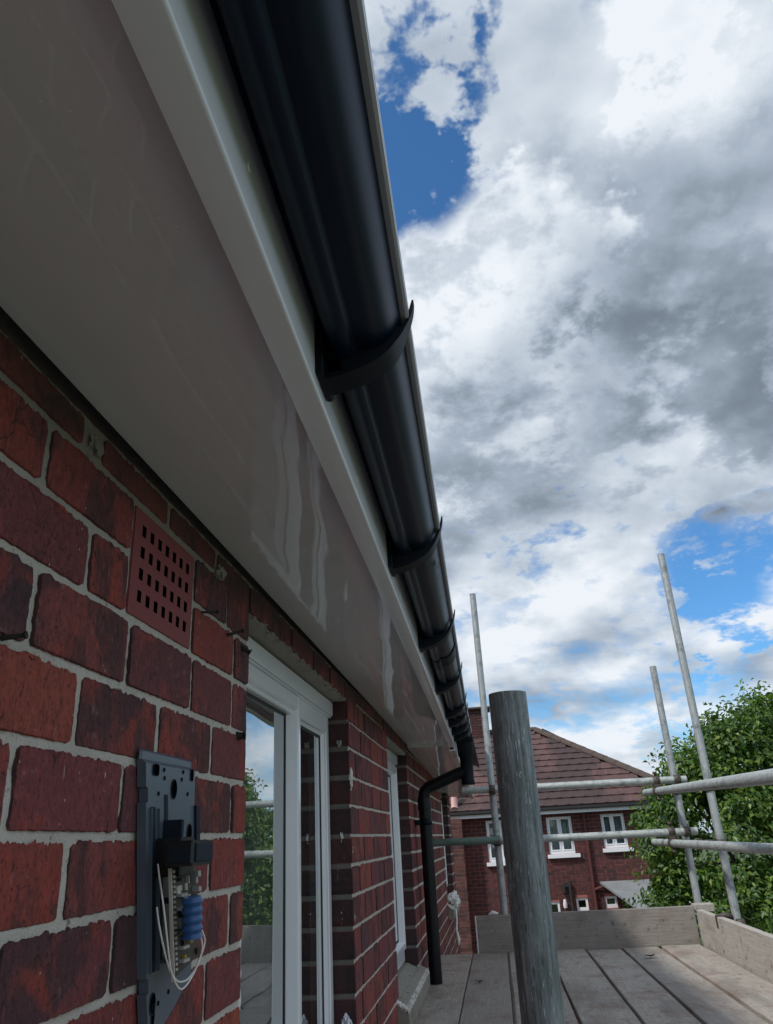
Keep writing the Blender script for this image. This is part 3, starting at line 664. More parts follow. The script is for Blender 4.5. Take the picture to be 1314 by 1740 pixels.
for k, (a, b_, c0, c1) in enumerate(WIN):                                    # stone sills
    bm = bmesh.new(); zt = c0 - .004
    prism(bm, [(-.10, zt), (-.05, zt - .004), (.030, zt - .045), (.040, zt - .052), (.044, zt - .062), (.044, zt - .125), (.036, zt - .130), (.022, zt - .130), (-.10, zt - .135)], a - .055, b_ + .11)
    bmesh.ops.subdivide_edges(bm, edges=[e for e in bm.edges if abs(e.verts[0].co.y - e.verts[1].co.y) > .1], cuts=40)
    for v_ in bm.verts:
        if v_.co.x > .02: v_.co += Vector((noise.noise(v_.co * 40) * .004, 0, noise.noise(v_.co * 30 + Vector((5, 0, 0))) * .004))
    me = fin(bm, 'window_sill', ['sill_stone', 'sill_edge'])
    for f in me.polygons:
        if f.center.x > .033 and f.center.z > zt - .075: f.material_index = 1
    sl = obj('window_sill', me, house)
    for j in range(6): lump(a - .045, zt - .02 - j * .006, .012, .007, .012, 200 + k * 9 + j, 'sealant', -.01 + j * .009)
# white sealant along the near arris of the first window
bm = bmesh.new(); pts = []
for k in range(70):
    z = -.55 + k * .0132; pts.append((-.006 + noise.noise(Vector((k * .9, 0, 0))) * .004, 1.4345 + noise.noise(Vector((k * .7, 4, 0))) * .0025, z))
tube(bm, pts, [max(.0008, (.0058 if k < 34 else .003) + .0045 * noise.noise(Vector((k * .45, 9, 2)))) * (1 if k < 32 else .45) for k in range(70)], 6)
obj('sealant', fin(bm, 'sealant', 'sealant', True), house)

# ------------------------------------------------------------------ alarm back plate on the wall
al = thing('alarm_base', 'dark blue-grey plastic alarm back plate with its cover off, screwed to the brick wall', 'alarm box')
bm = bmesh.new(); xf, xb, PK = .014, .0022, 1.033
Y0, Y1, TZ, BZ = .936, 1.115, .120, -.182
def plate_y0(z): return .968 + (.112 - z) * .185
def plate_y1(z): return 1.142 + (.112 - z) * .080
holes = [('r', .966, .105, .0095, .0080), ('r', 1.098, .115, .0075, .0085), ('c', 1.029, .082, .0115, .0115), ('c', 1.097, .024, .0105, .0130)]
out = [(plate_y0(.108), .108), (plate_y1(.110), .110), (plate_y1(-.03), -.03), (plate_y1(-.156), -.156), (1.095, -.190), (plate_y0(-.215) + .006, -.212), (plate_y0(-.156), -.156), (plate_y0(-.155) + .006, -.155), (plate_y0(-.14) + .006, -.140), (plate_y0(-.139), -.139), (plate_y0(.060), .060), (plate_y0(.061) + .006, .061), (plate_y0(.078) + .006, .078), (plate_y0(.079), .079)]
F = [bm.verts.new((xf, y, z)) for y, z in out]; Bk = [bm.verts.new((xb, y - .001, z + .010 if z > .1 else z)) for y, z in out]; n = len(F)
for i in range(n): bm.faces.new((F[i], F[(i + 1) % n], Bk[(i + 1) % n], Bk[i]))
bm.faces.new(F); bm.faces.new(Bk[::-1])
box(bm, xb, xf - .006, plate_y0(.11) - .002, plate_y1(.11) + .002, .110, .126, 0, .003)
obj('back_plate', fin(bm, 'back_plate', 'plate_plastic'), al)
def disc(y, z, ry, rz, name='screw_hole', sq=False):
    y *= PK; z *= PK; ry *= PK; rz *= PK
    bm = bmesh.new(); N = 20; P_ = []
    for k in range(N):
        a = 2 * math.pi * k / N; c_, s_ = math.cos(a), math.sin(a)
        if sq: c_ = math.copysign(abs(c_) ** .5, c_); s_ = math.copysign(abs(s_) ** .5, s_)
        P_.append((y + ry * c_, z + rz * s_))
    A = [bm.verts.new((xf + .0012, *q)) for q in P_]; B = [bm.verts.new((xf - .0005, y + (a - y) * .98, z + (b_ - z) * .98)) for a, b_ in P_]; C_ = [bm.verts.new((xf + .0012, y + (a - y) * .90, z + (b_ - z) * .90)) for a, b_ in P_]; Dd = [bm.verts.new((xf + .0003, y + (a - y) * .88, z + (b_ - z) * .88)) for a, b_ in P_]
    for k in range(N):
        j = (k + 1) % N; bm.faces.new((B[k], B[j], A[j], A[k])); bm.faces.new((A[k], A[j], C_[j], C_[k])); bm.faces.new((C_[k], C_[j], Dd[j], Dd[k])).material_index = 1
    bm.faces.new(Dd).material_index = 1
    return obj(name, fin(bm, name, ['plate_dark', 'hole_shade']), al)
disc(.968, .098, .010, .0075, sq=True); disc(1.092, .100, .0055, .0085, sq=True); disc(1.030, .078, .0100, .0130); disc(1.093, .024, .0090, .0120)
for y, z in ((.994, .100), (1.060, .102), (.997, .090), (1.056, .092), (.981, .070), (1.080, .074), (1.085, -.135), (1.05, -.158), (1.02, -.165), (1.10, -.10)): disc(y, z, .0022, .0028)
disc(1.003, -.163, .0080, .0120, 'key_slot'); disc(1.006, -.176, .0045, .0130, 'key_slot')
for y0, y1, z0, z1, h in ((.962, .974, -.130, .054, .0012), (1.004, 1.013, .020, .070, .0015), (.986, .994, -.120, .014, .002), (1.1085, 1.122, .000, .060, .004), (1.030, 1.036, -.02, .028, .007)):
    bm = bmesh.new(); box(bm, xf - .002, xf + h, y0 * PK, y1 * PK, z0 * PK, z1 * PK, 0, .0004)
    for v_ in bm.verts: v_.co.y += (.054 - v_.co.z) * .165
    obj('rib', fin(bm, 'rib', 'plate_dark'), al)
for dy in (.0, .024): 
    bm = bmesh.new(); box(bm, xf - .001, xf + .0035, (.9575 + dy) * PK, (.9588 + dy) * PK, -.134, .054)
    for v_ in bm.verts: v_.co.y += (.054 - v_.co.z) * .165
    obj('rib', fin(bm, 'rib', 'plate_plastic'), al)
# siren box that sticks out over the circuit board
bm = bmesh.new(); box(bm, .048, .084, .966, 1.036, -.016, .013, 0, .003); box(bm, .0835, .0862, .972, 1.030, -.012, .009, 1, .001); box(bm, .052, .081, .9645, .9662, -.011, .006, 1); box(bm, xf - .001, .050, 1.015, 1.060, -.028, .018, 0, .002); box(bm, xf - .001, .040, 1.036, 1.044, .010, .040, 1, .001)
obj('siren', fin(bm, 'siren', ['siren_black', 'plate_dark']), al)
pc = obj('circuit_board', None, al)
bm = bmesh.new(); box(bm, .0405, .0425, 1.000, 1.088, -.142, -.018)
for v_ in bm.verts:
    if v_.co.z < -.1 and v_.co.y > 1.05: v_.co.z += .016
obj('board', fin(bm, 'board', 'pcb_brown'), pc)
obj('board_edge', boxes('board_edge', [(.0400, .0440, .998, 1.0005, -.145, -.018)], 'pcb_cream'), pc)
rr = random.Random(3); bm = bmesh.new()
for k in range(20): z = -.022 - k * .0058; box(bm, .0426, .0450, 1.003, 1.0085, z - .0014, z + .0014)
obj('pin_row', fin(bm, 'pin_row', 'component_silver'), pc, kind='stuff')
for z in (-.050, -.066, -.110, -.125): obj('connector', boxes('connector', [(.0426, .0500, 1.016, 1.036, z - .0018, z + .0018)], 'component_silver'), pc)
for z0, z1 in ((-.031, -.024), (-.049, -.043)): obj('connector', boxes('connector', [(.0426, .052, 1.070, 1.080, z0, z1)], 'component_silver'), pc)
bm = bmesh.new()
for k in range(26):
    y = rr.uniform(1.012, 1.080); z = rr.uniform(-.130, -.024); a, c_ = rr.uniform(.002, .006), rr.uniform(.002, .0055); h = rr.uniform(.002, .008)
    box(bm, .0426, .0425 + h, y - a, y + a, z - c_, z + c_, rr.choice([0, 0, 0, 1, 2, 3]))
obj('component', fin(bm, 'component', ['component_dark', 'component_yellow', 'pcb_cream', 'component_silver']), pc, kind='stuff')
for o in pc.children:                                                         # the board hangs a little askew
    for v_ in o.data.vertices: v_.co.y += (-.018 - v_.co.z) * .24
obj('standoff', boxes('standoff', [(xf - .001, .0404, 1.045, 1.052, -.060, -.053), (xf - .001, .0404, 1.070, 1.077, -.130, -.123)], 'plate_dark'), al)
bm = bmesh.new()                                                              # ribbed blue coil
N = 26; prof = []
for k in range(N + 1): z = -.0985 + .046 * k / N; prof.append((z, .0122 + .0013 * math.cos(2 * math.pi * k / N * 4.5)))
tube(bm, [(.062, 1.030 - (z + .07) * .12, z) for z, r_ in prof], [r_ for z, r_ in prof], 22)
obj('battery', fin(bm, 'battery', 'battery_blue', True), al, label='bright blue ribbed cylinder on the circuit board')
for P_ in ([(.036, .975, -.012), (.036, .984, -.030), (.045, .972, -.046), (.052, .968, -.070), (.056, .974, -.104), (.058, .984, -.130), (.060, 1.010, -.150), (.062, 1.040, -.141), (.064, 1.062, -.122), (.066, 1.069, -.106), (.064, 1.060, -.092)],
           [(.034, .985, -.060), (.042, .976, -.078), (.050, .976, -.104), (.054, .984, -.124), (.056, .992, -.133), (.058, 1.008, -.142), (.060, 1.035, -.142), (.062, 1.060, -.128), (.064, 1.066, -.112), (.062, 1.058, -.094)]):
    Q = [Vector(q) for q in P_]; S_ = []                      # smooth curve through the points
    for k in range(len(Q) - 1):
        p0, p1, p2_, p3_ = Q[max(k - 1, 0)], Q[k], Q[k + 1], Q[min(k + 2, len(Q) - 1)]
        for j in range(6):
            u = j / 6; S_.append(.5 * ((2 * p1) + (p2_ - p0) * u + (2 * p0 - 5 * p1 + 4 * p2_ - p3_) * u * u + (3 * p1 - p0 - 3 * p2_ + p3_) * u ** 3))
    S_.append(Q[-1]); bm = bmesh.new(); tube(bm, S_, .0011, 8); obj('wire', fin(bm, 'wire', 'wire_white', True), al)

# ------------------------------------------------------------------ crumpled things
def crumple(name, loc, s, m_, label, cat, seed, sc_=(1, 1, 1)):
    bm = bmesh.new(); bmesh.ops.create_icosphere(bm, subdivisions=4, radius=1)
    for v_ in bm.verts:
        c_ = v_.co.copy(); k = .75 + .6 * abs(noise.noise(c_ * 1.6 + Vector((seed, 0, 0)))) + .45 * abs(noise.noise(c_ * 4 + Vector((seed, 3, 0)))) - .2 * noise.noise(c_ * 9)
        v_.co = Vector((c_.x * sc_[0], c_.y * sc_[1], c_.z * sc_[2])) * k * s
    return obj(name, fin(bm, name, m_), None, label, cat, loc=loc)
crumple('crumpled_foil', (-.022, 2.485, -.475), .019, 'foil', 'crumpled silver foil in the far bottom corner of the nearest window', 'foil', 4, (.8, .9, 1.35))
crumple('plastic_bag', (.030, 7.25, -.49), .065, 'white_bag', 'scrunched white bag on the far window sill behind the downpipe', 'bag', 9, (.8, 1.4, .85))
bm = bmesh.new(); tube(bm, [(.05, 7.1, -.55), (.055, 7.08, -.62), (.05, 7.02, -.70), (.062, 7.0, -.76), (.06, 6.98, -.80)], [.010, .006, .008, .014, .010], 8)
obj('rag_strip', fin(bm, 'rag_strip', 'white_bag'), None, 'thin white strip of rag hanging under the far window sill', 'rag')

# ------------------------------------------------------------------ scaffold
PZ = -.70
XE = [.020, .222, .447, .512, .702, .706, .938, .942, 1.166, 1.172, 1.402, 1.408, 1.640]
lanes = [(.006, .2180), (.2240, .4420), (.4555, .6985), (.7110, .9340), (.9520, 1.1590), (1.1760, 1.3940), (1.4130, 1.648)]
blab = ['scaffold board tight against the brick wall, narrowest strip beside the stone sill', 'dark scaffold board just left of the thick upright pole', 'scaffold board mostly hidden behind the thick upright pole', 'scaffold board just right of the thick upright pole',
        'scaffold board with wide dark gaps, second to the right of the thick pole', 'scaffold board with a dark leaf lying on its far end', 'rightmost scaffold board, along the side toe board']
def plank(name, x0, x1, y0, y1, z0, z1, m_, label, group, band=True, cat='board'):
    t_ = thing(name, label, cat, group, ((x0 + x1) / 2, (y0 + y1) / 2, z0)); cx_, cy_ = (x0 + x1) / 2, (y0 + y1) / 2
    bm = bmesh.new(); box(bm, x0 - cx_, x1 - cx_, y0 - cy_, y1 - cy_, 0, z1 - z0)
    lon = [e for e in bm.edges]; bmesh.ops.bevel(bm, geom=lon, offset=.003, segments=1, affect='EDGES')
    ax = 1 if (y1 - y0) > (x1 - x0) else 0
    bmesh.ops.subdivide_edges(bm, edges=[e for e in bm.edges if abs(e.verts[0].co[ax] - e.verts[1].co[ax]) > .5], cuts=30)
    sd_ = rnd.random() * 90
    for v_ in bm.verts:
        k = v_.co[ax]
        if ax: v_.co.x += noise.noise(Vector((k * 1.7, sd_, v_.co.x * 3))) * .0035; v_.co.z += noise.noise(Vector((k * .9, sd_ + 5, 0))) * .003
        else: v_.co.y += noise.noise(Vector((k * 1.7, sd_, v_.co.y * 3))) * .003; v_.co.z += noise.noise(Vector((k * 1.9, sd_ + 5, v_.co.z))) * .004
    obj('plank', fin(bm, 'plank', m_), t_)
    return t_
for i, (a, b_) in enumerate(lanes):
    z1 = PZ + rnd.uniform(-.003, .003)
    t_ = plank('scaffold_board', a, b_, 1.72, 5.655 + rnd.uniform(-.012, .01), z1 - .038, z1, 'board_wood', blab[i], 'scaffold boards laid side by side as the platform')
    t_.rotation_euler.y = rnd.uniform(-.006, .006)
for i, (a, b_) in enumerate(lanes):
    if i == 2: continue
    z1 = PZ + rnd.uniform(-.003, .003)
    plank('scaffold_board', a, b_, -2.2, 1.712, z1 - .038, z1, 'board_wood', ['board nearest the wall', 'second board from the wall', '', 'board right of the front pole', 'fifth board from the wall', 'sixth board from the wall', 'outermost board'][i] + ' in the nearer run of scaffold boards, below the picture', 'scaffold boards behind the viewpoint')
tb = plank('toe_board', .262, 1.662, 5.672, 5.708, -.706, -.487, 'toe_wood', 'grey toe board standing on edge across the far end of the platform', 'toe boards round the platform', cat='toe board')
tb.rotation_euler.y = -.004
bm = bmesh.new(); box(bm, .2535, .2615, 5.664, 5.712, -.706, -.490, 0, .001); obj('painted_end', fin(bm, 'painted_end', 'white_paint'), None).parent = tb
bpy.data.objects['painted_end'].matrix_parent_inverse = tb.matrix_basis.inverted()
tb2 = plank('toe_board', 1.664, 1.702, 1.9, 5.62, -.716, -.500, 'toe_wood_side', 'pale toe board standing on edge along the right side of the platform', 'toe boards round the platform', cat='toe board')

def tub(name, a, b_, m_, label, cat='scaffold tube', group='scaffold uprights', r=.02415):
    a = Vector(a); b_ = Vector(b_); t_ = thing(name, label, cat, group, a)
    bm = bmesh.new(); L = b_ - a; n = 14
    pts = [L * (k / n) for k in range(n + 1)]
    tube(bm, pts, r, 40, False); tube(bm, pts, r - .0035, 28, False, 1)
    for end in (0, -1):                                    # wall thickness at the ends
        c_ = pts[end]; d = L.normalized(); u = d.orthogonal().normalized(); w_ = d.cross(u); N = 28
        O = [bm.verts.new(c_ + (u * math.cos(2 * math.pi * k / N) + w_ * math.sin(2 * math.pi * k / N)) * r * .998) for k in range(N)]
        I = [bm.verts.new(c_ + (u * math.cos(2 * math.pi * k / N) + w_ * math.sin(2 * math.pi * k / N)) * (r - .0035)) for k in range(N)]
        for k in range(N): bm.faces.new((O[k], O[(k + 1) % N], I[(k + 1) % N], I[k]))
    me = bpy.data.meshes.new('tube'); bm.to_mesh(me); bm.free(); me.materials.append(MATS[m_]); me.materials.append(MATS['tube_inside'])
    obj('tube', me, t_); return t_
def coupler(parent, p_, axis_a, axis_b, off):
    """right-angle coupler: two bands, flap bolts and a body, local to the world point p_"""
    bm = bmesh.new(); A = Vector(axis_a).normalized(); B = Vector(axis_b).normalized(); o_ = Vector(off)
    for ax, c_ in ((A, Vector((0, 0, 0))), (B, o_)):
        tube(bm, [c_ - ax * .021, c_ - ax * .020, c_ + ax * .020, c_ + ax * .021], [.028, .0335, .0335, .028], 16)
    side = A.cross(B).normalized() if A.cross(B).length > .1 else o_.orthogonal().normalized()
    for c_, s_ in ((Vector((0, 0, 0)), 1), (o_, -1)):
        tube(bm, [c_ + side * .030 * s_, c_ + side * .055 * s_ ], .0075, 8); tube(bm, [c_ + side * .044 * s_, c_ + side * .062 * s_], .0150, 6)
    m_ = o_ * .5; box(bm, m_.x - .025, m_.x + .025, m_.y - .025, m_.y + .025, m_.z - .022, m_.z + .022, 0, .005)
    o = obj('coupler', fin(bm, 'coupler', 'coupler_steel'), parent); o.location = Vector(p_) - parent.location; return o
big = tub('scaffold_pole', (.468, 1.0, GZ), (.4835, 1.0, .166), 'pole_weathered', 'thick-looking weathered grey scaffold upright in front, nearest the camera, cut off level')
thin = tub('scaffold_pole', (.452, 5.83, GZ), (.452, 5.83, 1.768), 'tube_galvanised', 'thin distant scaffold upright rising just left behind the thick front pole')
p2 = tub('scaffold_pole', (1.732, 5.85, GZ), (1.732, 5.85, 1.092), 'tube_galvanised', 'shorter of the two right scaffold uprights, at the far corner of the platform')
p3 = tub('scaffold_pole', (1.782, 5.17, GZ), (1.782, 5.17, 1.735), 'tube_galvanised', 'tallest right scaffold upright, just outside the side toe board')
for x, y in ((.47, -1.6), (1.78, -.9), (1.79, 2.2)):
    pass
r1 = tub('guard_rail', (.41, 5.775, -.040), (1.80, 5.775, -.046), 'tube_rail', 'lower grey rail across the far end of the scaffold, in front of the house windows', group='scaffold rails')
r1b = tub('guard_rail', (-.018, 5.735, -.030), (.47, 5.735, -.034), 'tube_green', 'short green-tinted rail end left of the thick pole, touching the downpipe', group='scaffold rails')
r2 = tub('guard_rail', (.238, 5.775, .300), (1.795, 5.775, .286), 'tube_rail', 'upper grey rail across the far end of the scaffold, in front of the tiled roof', group='scaffold rails')
r3 = tub('guard_rail', (1.625, 6.42, -.112), (1.648, 1.2, -.126), 'tube_rail', 'lower side rail on the right running towards the camera', group='scaffold rails')
r4 = tub('guard_rail', (1.655, 6.60, .246), (1.240, 1.2, .080), 'tube_rail', 'upper side rail on the right slanting up out of the picture edge', group='scaffold rails')
coupler(p2, (1.732, 5.85, -.045), (0, 0, 1), (1, 0, 0), (0, -.075, 0)); coupler(p2, (1.732, 5.85, .287), (0, 0, 1), (1, 0, 0), (0, -.075, 0))
coupler(r3, (1.628, 5.775, -.112), (0, 1, 0), (1, 0, 0), (0, 0, .07)); coupler(r4, (1.59, 5.775, .222), (0, 1, 0), (1, 0, 0), (0, 0, .065))
coupler(p3, (1.782, 5.17, -.114), (0, 0, 1), (0, 1, 0), (-.13, 0, 0)); coupler(p3, (1.782, 5.17, .20), (0, 0, 1), (0, 1, 0), (-.2, 0, 0)); coupler(p3, (1.782, 5.17, -.545), (0, 0, 1), (1, 0, 0), (0, -.06, 0))
coupler(thin, (.452, 5.83, .295), (0, 0, 1), (1, 0, 0), (0, -.055, 0)); coupler(thin, (.452, 5.83, -.04), (0, 0, 1), (1, 0, 0), (0, -.055, 0))
wb = thing('timber_block', 'small square timber block at the foot of the shorter right pole', 'timber block', loc=(0, 0, 0))
obj('block', boxes('block', [(1.672, 1.800, 5.715, 5.80, -.528, -.478)], 'toe_wood_side', .006), wb)
bm = bmesh.new(); tube(bm, [(1.69, 5.17, -.50), (1.73, 5.17, -.498), (1.76, 5.17, -.51)], .016, 8); box(bm, 1.658, 1.708, 5.13, 5.16, -.56, -.490, 0, .004)
obj('board_clip', fin(bm, 'board_clip', 'coupler_steel'), None, 'rusty clip hooked over the side toe board by the tallest pole', 'clip')
def dleaf(x, y, s, seed, label):
    bm = bmesh.new(); N = 12; P_ = [bm.verts.new((math.cos(a) * s * (1 + .35 * noise.noise(Vector((a * 2, seed, 0)))), math.sin(a) * s * .62 * (1 + .4 * noise.noise(Vector((a * 2, seed, 4)))), .006 + .010 * abs(math.cos(a)))) for a in [2 * math.pi * k / N for k in range(N)]]
    c_ = bm.verts.new((0, 0, .012))
    for k in range(N): bm.faces.new((P_[k], P_[(k + 1) % N], c_))
    bmesh.ops.solidify(bm, geom=list(bm.faces), thickness=.002)
    obj('dead_leaf', fin(bm, 'dead_leaf', 'dead_leaf'), None, label, 'leaf', loc=(x, y, PZ + .002))
dleaf(1.262, 5.20, .034, 1, 'curled dark leaf on the right-hand boards near the far end'); dleaf(.290, 4.55, .022, 2, 'small dark leaf on the board left of the thick pole')
dleaf(.665, 4.05, .014, 3, 'tiny scrap of dark leaf right of the thick pole')
bm = bmesh.new(); tube(bm, [(-.03, 0, 0), (.0, .004, .012), (.035, 0, .004)], [.006, .013, .006], 8)
obj('white_scrap', fin(bm, 'white_scrap', 'white_bag'), None, 'scrap of white plastic on top of the far toe board', 'scrap', loc=(.375, 5.69, -.484))

# ------------------------------------------------------------------ far house
FY = 20.0
fh = thing('tiled_house', 'red brick house with hipped brown tiled roof and white windows beyond the scaffold', 'house')
FX0, FX1 = -4.0, 4.85
WN = [(.21, .84, -.60, .33), (1.66, 2.26, -.50, .33), (2.95, 3.50, -.43, .33), (1.44, 1.74, -1.93, -1.50), (2.12, 2.39, -1.72, -1.44), (2.77, 3.05, -1.68, -1.43)]
fwall = obj('wall', None, fh)
bm = bmesh.new(); bm2 = bmesh.new()
def fwall_pieces(bmm, y, depth):
    ys = sorted({FX0, FX1, *[w_[0] for w_ in WN], *[w_[1] for w_ in WN]})
    for a, b_ in zip(ys, ys[1:]):
        hs = sorted([(w_[2], w_[3]) for w_ in WN if w_[0] <= a + .001 and w_[1] >= b_ - .001]); z = GZ
        for h0, h1 in hs: box(bmm, a, b_, y, y + depth, z, h0); z = h1
        box(bmm, a, b_, y, y + depth, z, .40)
fwall_pieces(bm, FY + .004, .25); box(bm, FX0, FX0 + .2, FY + .26, FY + 7, GZ, .4); box(bm, FX1 - .2, FX1, FY + .26, FY + 7, GZ, .4); box(bm, FX0 + .2, FX1 - .2, FY + 6.8, FY + 7, GZ, .4)
box(bm, FX0 + .2, FX1 - .2, FY + 1.2, FY + 1.3, GZ, .4, 0)
obj('mortar', fin(bm, 'mortar', 'mortar_far'), fwall)
FB = []
nc = int((.40 - GZ) / .0845)
for i in range(nc):
    z1 = .395 - i * .0845; z0 = z1 - .074; y = FX0 + (.117 if i % 2 else 0); x = y
    while x < FX1 - .05:
        x1 = min(x + .222, FX1)
        segs = [(x, x1)]
        for w_ in WN:
            if z0 < w_[3] - .01 and z1 > w_[2] + .01:
                ns = []
                for a, b_ in segs:
                    if b_ <= w_[0] or a >= w_[1]: ns.append((a, b_)); continue
                    if a < w_[0] - .03: ns.append((a, w_[0]))
                    if b_ > w_[1] + .03: ns.append((w_[1], b_))
                segs = ns
        FB += [(a, b_, z0, z1) for a, b_ in segs]; x += .234
me0 = boxes('brick', [(-.5, .5, -.5, .5, -.5, .5)], 'brick_far')
seen = lambda b_: (-.38 < b_[0] < .35 or .98 < b_[0] < 4.1) and b_[2] > -2.3
vis = sorted([b_ for b_ in FB if seen(b_)], key=lambda b_: abs(b_[2] + .75) + abs(b_[0] - 2.3) * .25)
for b_ in vis[:296]:
    o = obj('brick', me0, fwall, loc=((b_[0] + b_[1]) / 2, FY + .05 - rnd.random() * .004, (b_[2] + b_[3]) / 2)); o.scale = (b_[1] - b_[0], .1, b_[3] - b_[2])
sv = set(vis[:296]); bm = bmesh.new()
for b_ in FB:
    if b_ not in sv: box(bm, b_[0], b_[1], FY - rnd.random() * .004, FY + .1, b_[2], b_[3])
obj('brickwork', fin(bm, 'brickwork', 'brick_far'), fwall, kind='stuff')
# pier at the left end, sunlight put into its brick colour, bricks laid proud
bm = bmesh.new(); pr = obj('pier', None, fh)
for i in range(nc):
    z1 = .395 - i * .0845; k = .08 if i % 2 else 0
    for a, b_ in ((-1.6, -1.25 - k), (-1.24 - k, -.90 + k), (-.89 + k, -.66 - k), (-.65 - k, -.36)): box(bm, a, b_, FY - .40 - rnd.random() * .004, FY - .002, z1 - .074, z1)
obj('brickwork', fin(bm, 'brickwork', 'brick_sunlit'), pr, kind='stuff'); obj('mortar', boxes('mortar', [(-1.595, -.366, FY - .392, FY - .003, GZ, .39)], 'sunlit_pink'), pr)
# windows with frames, panes, curtains, sills
for k, (a, b_, c0, c1) in enumerate(WN):
    big_ = k < 3; w_ = obj('window', None, fh); f_ = .045 if big_ else .05; y = FY + .03
    L = [(a, a + f_, y, y + .06, c0, c1), (b_ - f_, b_, y, y + .06, c0, c1), (a + f_, b_ - f_, y, y + .06, c1 - f_, c1), (a + f_, b_ - f_, y, y + .06, c0, c0 + f_ * 1.6)]
    mid = (a + b_) / 2 + (0 if k != 2 else -.02)
    if big_: L.append((mid - .022, mid + .022, y, y + .058, c0 + f_ * 1.6, c1 - f_))
    obj('frame', boxes('frame', L, 'upvc_white', .003), w_)
    cells = [(a + f_, mid - .022), (mid + .022, b_ - f_)] if big_ else [(a + f_, b_ - f_)]
    for ci, (p0, p1) in enumerate(cells):
        if big_ :
            q = .026; obj('sash', boxes('sash', [(p0, p0 + q, y - .012, y + .045, c0 + f_ * 1.6, c1 - f_), (p1 - q, p1, y - .012, y + .045, c0 + f_ * 1.6, c1 - f_), (p0 + q, p1 - q, y - .012, y + .045, c1 - f_ - q, c1 - f_), (p0 + q, p1 - q, y - .012, y + .045, c0 + f_ * 1.6, c0 + f_ * 1.6 + q)], 'upvc_white'), w_)
        bm = bmesh.new(); v4 = [bm.verts.new(c_) for c_ in ((p0, y + .035, c0), (p1, y + .035, c0), (p1, y + .035, c1), (p0, y + .035, c1))]; bm.faces.new(v4); obj('pane', fin(bm, 'pane', 'window_glass'), w_)
    if big_:
        bm = bmesh.new(); A = []
        for i in range(31):
            x = a + (b_ - a) * i / 30; A.append((bm.verts.new((x, y + .16 + .02 * math.sin(i * 1.3), c0)), bm.verts.new((x, y + .16 + .02 * math.sin(i * 1.3), c1))))
        for p_, q in zip(A, A[1:]): bm.faces.new((p_[0], q[0], q[1], p_[1])).smooth = True
        obj('curtain', fin(bm, 'curtain', 'curtain_far'), w_)
        obj('window_sill', boxes('window_sill', [(a - .06, b_ + .10, FY - .09, FY + .05, c0 - .085, c0 - .002)], 'upvc_white', .006), fh)
# eaves: white fascia and black gutter
obj('fascia_board', boxes('fascia_board', [(-1.75, FX1 + .3, FY - .32, FY - .29, .385, .475), (-1.75, FX1 + .3, FY - .28, FY, .400, .412)], 'upvc_white', .004), fh)
bm = bmesh.new(); prism(bm, [(0, 0), (.0, -.05), (.03, -.075), (.07, -.075), (.10, -.05), (.10, 0)], FX0, FX1 + .35)
for v_ in bm.verts: v_.co = Vector((v_.co.y, FY - .43 + v_.co.x, .535 + v_.co.z))
obj('gutter', fin(bm, 'gutter', 'far_gutter'), fh)
# hipped roof in courses of separate tiles
roof = obj('roof', None, fh)
RY0, RYR, RZ0, RZR = FY - .36, FY + 3.5, .53, 2.78
sl = math.atan2(RZR - RZ0, RYR - RY0); cl = (RYR - RY0) / math.cos(sl); NC = 13; gau = cl / NC; tw = .30
bm = bmesh.new()                                                             # one interlocking tile, flat pan and low roll, thick front edge
xs_ = [0, .03, .06, .09, .12, .27, .30]; hs_ = [.045, .054, .057, .054, .045, .044, .044]
Fr = [(bm.verts.new((x - .15, 0, 0)), bm.verts.new((x - .15, 0, h)), bm.verts.new((x - .15, gau * 1.12, h * .35))) for x, h in zip(xs_, hs_)]
for a, b_ in zip(Fr, Fr[1:]): bm.faces.new((a[0], b_[0], b_[1], a[1])); bm.faces.new((a[1], b_[1], b_[2], a[2]))
tme = fin(bm, 'roof_tile', 'roof_tile')
HK = (FX1 + .35 - 1.89) / (RYR - RY0)
def hipx(yy): return FX1 + .35 - (yy - RY0) * HK
T_, cnt = [], 0
for i in range(NC):
    s0 = i * gau; yy = RY0 + s0 * math.cos(sl); z = RZ0 + s0 * math.sin(sl); x = FX0 + .15 * (i % 2)
    while x < hipx(yy) - .26: T_.append((x, yy, z)); x += tw
nv = 0; rest = []
for x, yy, z in sorted(T_, key=lambda q: abs(q[0] - 2)):
    if -.9 < x < 4.6 and nv < 290:
        o = obj('roof_tile', tme, roof, loc=(x, yy + rnd.uniform(-.002, .002), z + rnd.uniform(0, .002))); o.rotation_euler = (sl, 0, rnd.gauss(0, .002)); nv += 1
    else: rest.append((x, yy, z))
bm = bmesh.new()
for x, yy, z in rest:
    n0 = len(bm.verts); bm.from_mesh(tme); bm.verts.ensure_lookup_table(); M_ = Matrix.Translation((x, yy, z)) @ Matrix.Rotation(sl, 4, 'X')
    for v_ in bm.verts[n0:]: v_.co = M_ @ v_.co
